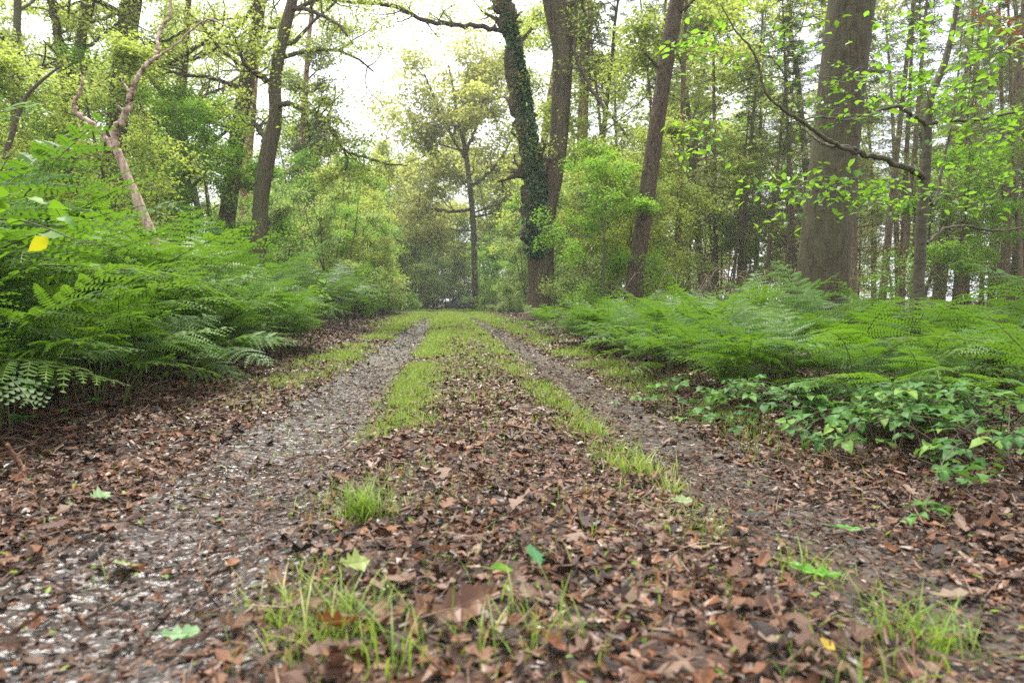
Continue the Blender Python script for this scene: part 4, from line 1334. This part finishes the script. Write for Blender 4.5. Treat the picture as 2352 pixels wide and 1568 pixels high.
def place(proto, x, y, rng, s, label, cat, group):
    loc, rz = (x, y, float(gh(x, y))), rng.uniform(0, 6.28)
    if proto.name not in used:
        used.add(proto.name)
        o = proto
        o.location, o.rotation_euler, o.scale = loc, (0, 0, rz), (s, s, s)
    else:
        o = copy_tree(proto, loc, rz, s)
        used.add(o.name)
    return tag(o, label, cat, group)


def cam_uv(x, y):
    v = np.array([x, y, 0]) - np.array([0, 0, CAM_H])
    d = v.dot(_f)
    return 1176 + FPX * v.dot(_r) / max(d, .1), d


def fill(protos, n, x0, x1, y0, y1, mind, smin, smax, label, cat, group, seed, ok=None):
    r = rng_(seed)
    P = []
    tries = 0
    while len(P) < n and tries < 6000:
        tries += 1
        x, y = r.uniform(x0, x1), r.uniform(y0, y1)
        if ok and not ok(x, y):
            continue
        u, d = cam_uv(x, y)
        if d < 2 or u < -350 or u > 2700:
            continue
        if any((x - a) ** 2 + (y - b) ** 2 < mind ** 2 for a, b in P):
            continue
        P.append((x, y))
        place(protos[r.integers(len(protos))], x, y, r, r.uniform(smin, smax), label, cat, group)
    return P


# left wood
fill(SH, 26, -11, -5.2, 7, 20, 0.9, 0.8, 1.2, 'leafy green shrub in the thicket behind the left ferns', 'shrub', 'shrubs behind the left ferns', 201)
fill(YT, 20, -15, -5.5, 10, 24, 1.5, 0.7, 1.1, 'young leafy tree in the thicket behind the left ferns', 'tree', 'young trees behind the left ferns', 202)
fill(YT, 26, -10, -3.3, 22, 46, 1.3, 0.6, 1.0, 'feathery young tree along the left of the path far ahead', 'tree', 'young trees far ahead on the left', 203)
fill(WT, 12, -34, -7, 22, 52, 3.4, 0.8, 1.1, 'leafy woodland tree deep in the left wood', 'tree', 'trees deep in the left wood', 204, ok=lambda x, y: x < -6 - (y - 22) * 0.05)
fill(SH, 18, -6, -2.7, 20, 48, 1.0, 0.7, 1.1, 'leafy shrub lining the left path edge far ahead', 'shrub', 'shrubs far ahead on the left', 205)
# far end of the path
fill(FT, 11, -14, 16, 55, 76, 4.2, 0.75, 0.95, 'hazy green tree closing the far end of the path', 'tree', 'trees at the far end of the path', 206)
fill([YT[0], YT[2], YT[3]], 14, -7, 8, 46, 57, 1.3, 0.6, 0.9, 'young tree at the far end of the path', 'tree', 'young trees at the far end', 207, ok=lambda x, y: abs(x - .5) > 1.9 or y > 54)
fill(FT, 32, -55, 58, 58, 100, 5.0, 0.9, 1.15, 'distant tree in the backdrop of the wood', 'tree', 'backdrop trees', 208, ok=lambda x, y: abs(x - 2) > 9 and (x < 0 or int(x * 7 + y) % 2 == 0))
fill(SH, 14, -6, 8, 53, 62, 1.1, 1.2, 1.8, 'tall shrub in the green wall at the end of the path', 'shrub', 'shrubs at the path end', 213)
fill([WT[1], WT[3], WT[0]], 9, -8, -4.0, 29, 48, 2.2, 0.5, 0.72, 'light green tree leaning over the left path edge far ahead', 'tree', 'trees over the left path edge far ahead', 214)
fill([WT[1], WT[3]], 7, 4.2, 8, 31, 48, 2.2, 0.5, 0.75, 'light green tree beside the path beyond the forked tree', 'tree', 'trees beyond the forked tree', 215)
fill(FT, 7, -9, -2.5, 51, 60, 2.2, 0.6, 0.8, 'light green tree under the left of the sky gap', 'tree', 'trees under the left of the sky gap', 216)
fill(YT, 6, -6, 4, 56, 66, 1.3, 1.0, 1.3, 'bushy young tree filling the end of the path', 'tree', 'bushy young trees at the path end', 217)
r = rng_(222)
for q, x, y, s_ in ((2, -1.8, 64, 0.95), (0, 2.6, 60, 0.95), (2, 5.5, 66, 1.0)):
    place(FT[q], x, y, r, s_, 'soft green tree crowding round the spreading oak', 'tree', 'trees round the spreading oak')
# right wood
fill(SP, 78, 4.4, 24, 10.5, 32, 0.8, 0.75, 1.1, 'thin spruce with bare dead branches in the stand on the right', 'tree', 'spruces of the right hand stand', 209,
     ok=lambda x, y: x > 4.4 + 0.06 * (y - 9) and abs(x - 6.7) + abs(y - 9.4) > 1.5)
fill(YT, 17, 3.4, 20, 12, 34, 1.6, 0.6, 1.05, 'young leafy tree between the spruces right of the path', 'tree', 'young trees right of the path', 210, ok=lambda x, y: x > 3.0 + (30 - y) * .05)
fill(SH, 16, 2.3, 7, 17, 48, 1.1, 0.6, 1.0, 'leafy shrub lining the right path edge far ahead', 'shrub', 'shrubs far ahead on the right', 211)
fill(WT, 11, 8, 46, 27, 58, 4.0, 0.8, 1.1, 'leafy tree behind the spruce stand on the right', 'tree', 'trees behind the spruces', 212)
r = rng_(221)
for q, (x, y, s) in enumerate(((3.25, 13.6, 0.62), (5.4, 16.5, 0.8), (4.3, 19.0, 0.8))):
    place((YT[3], YT[1], YT[0])[q], x, y, r, s, 'young leafy tree standing close to the rough barked pine', 'tree', 'young trees by the rough barked pine')
for x, y, s in ((5.6, 25.0, 0.8), (8.8, 22.5, 0.75), (10.5, 30.0, 0.95), (7.2, 34.0, 0.9), (13.5, 24.0, 0.9)):
    place(WT[0], x, y, r, s, 'yellow green oak crown showing above the spruces right of the forked tree', 'tree', 'oaks among the spruces')
r = rng_(220)
for x, y, s in ((1.6, 52.5, 0.5), (2.6, 53, 0.55)):
    place(EV[0], x, y, r, s, 'dark evergreen bush blocking the end of the path', 'shrub', 'evergreen bushes at the path end')
print('objects', len(bpy.data.objects))


# ------------------------------------------------------------------ undergrowth close to the path
def broad_leaf(widths, name, mat, curl, cross, seed):
    V, Q = leaf_template(widths, curl, cross, 0.1, seed)
    b = MB()
    b.add(V + np.array([0.5, 0, 0]), None, Q, 0, 0.5)
    return b.build(name, M[mat], link=False, smooth=True)


def trifoliate(seed):
    r = rng_(seed)
    b = MB()
    for a, off, sz in ((0, 0.45, 1.0), (1.15, 0.12, 0.8), (-1.15, 0.12, 0.8)):
        V, Q = leaf_template([0.03, 0.24, 0.33, 0.30, 0.17, 0.01], r.uniform(-0.5, 0.1), r.uniform(0.2, 0.6), r.normal(0, .2), seed * 7 + int(a * 10) + 40)
        V = (V + np.array([0.5, 0, 0])) * sz
        V[:, 2] -= V[:, 0] ** 2 * 0.22
        c, s_ = math.cos(a), math.sin(a)
        W_ = np.stack([V[:, 0] * c - V[:, 1] * s_ + off, V[:, 0] * s_ + V[:, 1] * c, V[:, 2]], -1)
        b.add(W_, None, Q, 0, 0.35 + 0.3 * (a == 0))
    b.tube(np.array([[-0.6, 0, -0.05], [0, 0, 0.0], [0.45, 0, 0.01]]), 0.02, 4)
    return b.build('leaf', M['bramble'], link=False, smooth=False)


TRI = [trifoliate(k) for k in (1, 2, 3, 4)]


def bramble(u, d, n, h, L, label, seed, lean):
    r = rng_(seed)
    p = at(u, 690 + CAM_H * FPX / d, d)
    base = np.array([p[0], p[1], float(gh(p[0], p[1]))])
    root = empty('bramble', base)
    tag(root, label, 'bramble', 'brambles at the right path edge')
    b = MB()
    k_ = 0
    for s in range(3):
        a = lean + r.normal(0, 0.9)
        pts = [np.zeros(3)]
        dd = np.array([math.cos(a) * 0.5, math.sin(a) * 0.5, 1.0])
        for q in range(7):
            dd = unit(dd + np.array([math.cos(a) * .10, math.sin(a) * .10, -0.24 * (1 + q * .12)]) + r.normal(0, .06, 3))
            nx_ = pts[-1] + dd * L / 7
            nx_[2] = min(max(nx_[2], 0.03), h)
            pts.append(nx_)
        S = spline(np.array(pts), 22)
        b.tube(S, np.linspace(0.0032, 0.0016, 22), 5)
        for q in range(n // 3):
            i = r.integers(4, 22)
            o = obj('leaf', TRI[r.integers(4)], root)
            s_ = r.uniform(0.042, 0.074)
            an = r.uniform(0, 6.28)
            o.location = S[i] + np.array([math.cos(an), math.sin(an), 0.35]) * s_ * 0.7
            o.rotation_euler = (r.normal(0, .25), r.normal(0.1, .25), an)
            o.scale = (s_,) * 3
            k_ += 1
    b.build('cane', M['b_twig'], root)


BR = [(1770, 3.5, 'bramble with dark leaves below the right ferns, nearest the path', .5), (1840, 3.2, 'bramble clump just left of the lichen covered stick', 0.0), (1930, 3.1, 'bramble arching over the lichen covered stick', 2.5),
      (2010, 2.95, 'low bramble right of the lichen covered stick', 0.5), (2080, 3.1, 'bramble among the low ferns at the right', 3.0), (2160, 2.8, 'bramble in the middle of the right hand clump', 1.0),
      (2230, 2.9, 'bramble behind the foremost one at the right edge', 3.5), (2290, 2.55, 'bramble at the right edge above the ivy', 2.0), (2130, 2.55, 'foremost low bramble spilling onto the leaf litter', 0.3),
      (2350, 2.4, 'bramble cut off by the right border', 2.0), (1960, 3.4, 'bramble half hidden by ferns behind the stick', 1.5), (2230, 2.45, 'small light green bramble above the ivy at lower right', 4.0)]
BR += [(1700, 3.75, 'bramble under the fern tips where the right bank juts out', 2.0), (1880, 3.55, 'bramble behind the clump left of the lichen covered stick', 3.0), (2060, 2.75, 'leafy bramble in front of the low ferns right of the stick', 1.2),
       (2190, 3.2, 'bramble close under the low ferns at the right', 2.4), (2300, 2.85, 'tall bramble near the right border behind the others', 2.8), (2020, 3.35, 'bramble tangled with fern right behind the stick', 0.8)]
for q, (u, d, lb, ln) in enumerate(BR):
    bramble(u, d, 27, 0.46, 0.80, lb, 300 + q, ln)

# ivy creeping at the lower right
ivt = []
for q in range(3):
    V = np.array([[0, 0, 0], [0.05, 0.42, .02], [0.32, 0.26, .05], [0.55, 0.50, 0], [0.62, 0.2, .04], [1.0, 0, -.04], [0.62, -0.2, .04], [0.55, -0.5, 0], [0.32, -0.26, .05], [0.05, -0.42, .02], [0.4, 0, 0.02]])
    V[:, 2] += 0.1 * np.sin(V[:, 0] * 3 + q) * (q - 1)
    b = MB()
    b.add(V, [[10, i, i + 1] for i in range(9)] + [[10, 9, 0]], None, 0, 0.4)
    ivt.append(b.build('leaf', M['bramble'], link=False, smooth=False))


def creeper(u, v, n, spread_, label, seed, name='ground_ivy', cat='ivy'):
    r = rng_(seed)
    base = ground_at(u, v, 0.0)
    root = empty(name, base)
    tag(root, label, cat)
    b = MB()
    for s in range(3):
        a = r.uniform(0, 6.28)
        pts = np.array([[math.cos(a + .3 * q) * spread_ * q * .3, math.sin(a + .3 * q) * spread_ * q * .3, 0.03 + 0.02 * r.random()] for q in range(5)])
        S = spline(pts, 16)
        b.tube(S, 0.0018, 4)
        for q in range(n // 3):
            i = r.integers(0, 16)
            o = obj('leaf', ivt[r.integers(3)], root)
            s_ = r.uniform(0.028, 0.055)
            o.location = S[i] + np.array([r.normal(0, .02), r.normal(0, .02), 0.015 + .03 * r.random()])
            o.rotation_euler = (r.normal(0, .4), r.normal(0, .4), r.uniform(0, 6.28))
            o.scale = (s_,) * 3
    b.build('vine', M['b_twig'], root)


creeper(2190, 1075, 21, 0.16, 'ground ivy with star shaped leaves at the lower right edge of the brambles', 1)
creeper(2290, 1150, 18, 0.14, 'ground ivy patch close to the right border', 2)
creeper(330, 880, 15, 0.22, 'small creeping plant with round leaves in the dark under the left ferns', 3, 'creeping_plant', 'plant')
creeper(60, 1000, 21, 0.16, 'small green weeds at the foot of the ferns at the left border', 4, 'weed_clump', 'plant')
creeper(150, 960, 15, 0.16, 'low weeds under the fern tips at the left', 5, 'weed_clump', 'plant')
creeper(1560, 900, 15, 0.2, 'low green weeds along the right fern edge', 6, 'weed_clump', 'plant')

# hazel sprig leaning in from the left, above the ferns
HZ = [broad_leaf([0.02, 0.20, 0.33, 0.39, 0.38, 0.31, 0.20, 0.09, 0.005], 'leaf', 'hazel', c, k_, 70 + q) for q, (c, k_) in enumerate(((0.1, 0.1), (0.4, 0.3), (-0.3, 0.25)))]
r = rng_(41)
stem_ = spline(np.array([at(-160, 640, 3.2), at(-40, 520, 3.1), at(30, 505, 3.0), at(110, 525, 2.95), at(190, 560, 2.9)]), 20)
hb = stem_[0].copy()
hz = empty('hazel_sprig', hb)
tag(hz, 'broad leaved hazel sprig with one yellow leaf among the ferns at left', 'plant')
b = MB()
b.tube(stem_ - hb, np.linspace(0.006, 0.002, 20), 6)
b.build('stem', M['b_twig'], hz)
for (u, v, s_, yw, rx) in ((60, 455, .085, 0.3, .1), (20, 470, .11, -2.8, .2), (110, 475, .09, 0.1, -.2), (10, 545, .12, -2.5, .3), (90, 540, .11, 0.2, .0), (55, 505, .10, 2.6, -.2), (130, 500, .085, 0.5, .3), (190, 545, .10, -0.2, -.1), (-10, 500, .11, 3.0, .2), (30, 575, .10, -2.3, .1), (150, 570, .08, -0.6, .2), (5, 430, .08, 2.5, .1)):
    o = obj('leaf', HZ[r.integers(3)], hz)
    o.location = at(u, v, 3.0 + r.normal(0, .08)) - hb
    o.rotation_euler = (rx + r.normal(0.25, .3), r.normal(0.2, .25), yw)
    o.scale = (s_,) * 3
ylm = leaf_mat('yellow_leaf', [(0, (0.36, 0.36, 0.012)), (1, (0.46, 0.42, 0.014))], (0.6, 0.62, 0.01), 0.45, 0.45)
yl = HZ[0].copy()
yl.materials[0] = ylm
o = obj('leaf', yl, hz)
o.location = at(112, 545, 2.85) - hb
o.rotation_euler = (0.9, 0.7, -2.6)
o.scale = (0.095,) * 3
o['label'] = 'yellow leaf'

# broad-leaved plant at the far end of the left fern edge
r = rng_(43)
pb = ground_at(735, 775)
bl = empty('broad_leaved_plant', pb)
tag(bl, 'tall plant with pale heart shaped leaves at the front edge of the left ferns', 'plant')
b = MB()
b.tube(spline(np.array([[0, 0, 0], [.03, .02, .4], [.02, 0, .75], [-.1, .03, 1.0]]), 12), 0.008, 6)
b.build('stem', M['fernstem'], bl)
for k_ in range(26):
    z = r.uniform(.15, 1.0)
    a = r.uniform(0, 6.28)
    o = obj('leaf', HZ[r.integers(3)], bl)
    o.location = (math.cos(a) * .06, math.sin(a) * .06, z)
    o.rotation_euler = (r.normal(0, .3), r.uniform(.1, .7), a)
    o.scale = (r.uniform(.12, .2),) * 3

# rotten stump and dead brush on the right
r = rng_(44)
sb = ground_at(2245, 905)
st = empty('tree_stump', sb)
tag(st, 'dark rotten stump half hidden among the ferns at the right', 'stump')
b = MB()
S = np.array([[0, 0, -.1, .21], [0, 0, .02, .19], [.01, 0, .14, .16], [.02, .01, .26, .145]])
S = spline(S, 16)
b.tube(S[:, :3], S[:, 3], 22, rough=.22, rs=12)
b.build('stump_body', M['wood_in'], st)
b = MB()
for k_ in range(10):
    a = 6.28 * k_ / 10 + r.normal(0, .2)
    c = np.array([math.cos(a) * .12 + .02, math.sin(a) * .12, .24])
    b.tube(np.array([c, c + [0, 0, r.uniform(.02, .06)], c + [r.normal(0, .01), 0, r.uniform(.06, .13)]]), [.03, .02, .004], 5, rough=.3, rs=30)
b.build('splinters', M['wood_in'], st, kind='stuff')

bp_ = at(1680, 760, 10.5)
bb_ = np.array([bp_[0], bp_[1], float(gh(bp_[0], bp_[1]))])
br = empty('dead_brush', bb_)
tag(br, 'heap of arching dead brown twigs left of the big beech', 'brush')
for k_ in range(46):
    b = MB()
    a = r.uniform(0, 6.28)
    x0 = np.array([r.normal(0, .55), r.normal(0, .4), 0])
    Lh = r.uniform(.5, 1.15)
    e = x0 + np.array([math.cos(a), math.sin(a), 0]) * r.uniform(.5, 1.3)
    mid = (x0 + e) / 2 + np.array([0, 0, Lh])
    pts = spline(np.array([x0, (x0 + mid) / 2 + [0, 0, Lh * .25], mid, (e + mid) / 2 + [0, 0, Lh * .15], e + [0, 0, r.uniform(.1, .5)]]), 14)
    b.tube(pts, np.linspace(.009, .003, 14) * r.uniform(.6, 1.5), 5)
    for q in range(3):
        i = r.integers(4, 12)
        b.tube(limb_pts(pts[i], r.normal(0, 1, 3), r.uniform(.2, .45), 3, .25, -.05, r), np.linspace(.004, .0015, 4), 4)
    b.build('twig', M['b_spruce'], br)

# a rust coloured withered branch high at the right, a flowering bush at the path end
wr = at(2300, 130, 8.0)
wb = empty('withered_branch', wr)
tag(wb, 'branch of rust red withered leaves near the top right corner', 'branch')
b = MB()
tp = limb_pts([.6, 0, .15], np.array([-1, 0, .05]), 1.0, 8, .12, 0, r)
b.tube(tp, np.linspace(.006, .002, 9), 5)
b.build('stem', M['b_twig'], wb)
b = MB()
leaves(b, spray(tp[2:], 26, .085, .5, r), .06, r, oval=True)
b.build('foliage', M['redleaf'], wb, smooth=False, kind='stuff')
fl = empty('flowering_bush', (2.0, 51.5, 0))
tag(fl, 'bush with a few purple blossoms at the end of the path', 'shrub')
b = MB()
anc = []
for s in range(7):
    a = r.uniform(0, 6.28)
    grow(b, anc, [0, 0, -.05], np.array([math.cos(a), math.sin(a), 1.3]), 1.7, .03, 1, r, k=(5,), n=4)
b.build('stems', M['b_twig'], fl, kind='stuff')
b = MB()
leaves(b, spray(np.array(anc), 14, .14, .8, r), .12, r)
b.build('foliage', M['dark'], fl, smooth=False, kind='stuff')
b = MB()
for c in np.array(anc)[r.choice(len(anc), 22, replace=False)]:
    leaves(b, spray(np.array([c + [0, 0, .08]]), 12, .05, 1, r), .08, r)
b.build('blossoms', M['purple'], fl, smooth=False, kind='stuff')


# ------------------------------------------------------------------ moist air
hb_ = MB()
x0, x1, y0, y1, z0, z1 = -75.0, 75.0, -6.0, 110.0, -3.0, 25.0
hb_.add(np.array([[x0, y0, z0], [x1, y0, z0], [x1, y1, z0], [x0, y1, z0], [x0, y0, z1], [x1, y0, z1], [x1, y1, z1], [x0, y1, z1]]), None,
        [[0, 3, 2, 1], [4, 5, 6, 7], [0, 1, 5, 4], [1, 2, 6, 5], [2, 3, 7, 6], [3, 0, 4, 7]])
hm, ht, hout = mat_new('moist_air')
pv = ht.nodes.new('ShaderNodeVolumePrincipled')
pv.inputs['Color'].default_value = (0.94, 0.97, 0.93, 1)
pv.inputs['Density'].default_value = 0.0013
ht.links.new(pv.outputs[0], hout.inputs['Volume'])
haze = hb_.build('haze', hm, smooth=False, kind='stuff')
tag(haze, 'faint pale haze in the air between the far trees', 'haze')
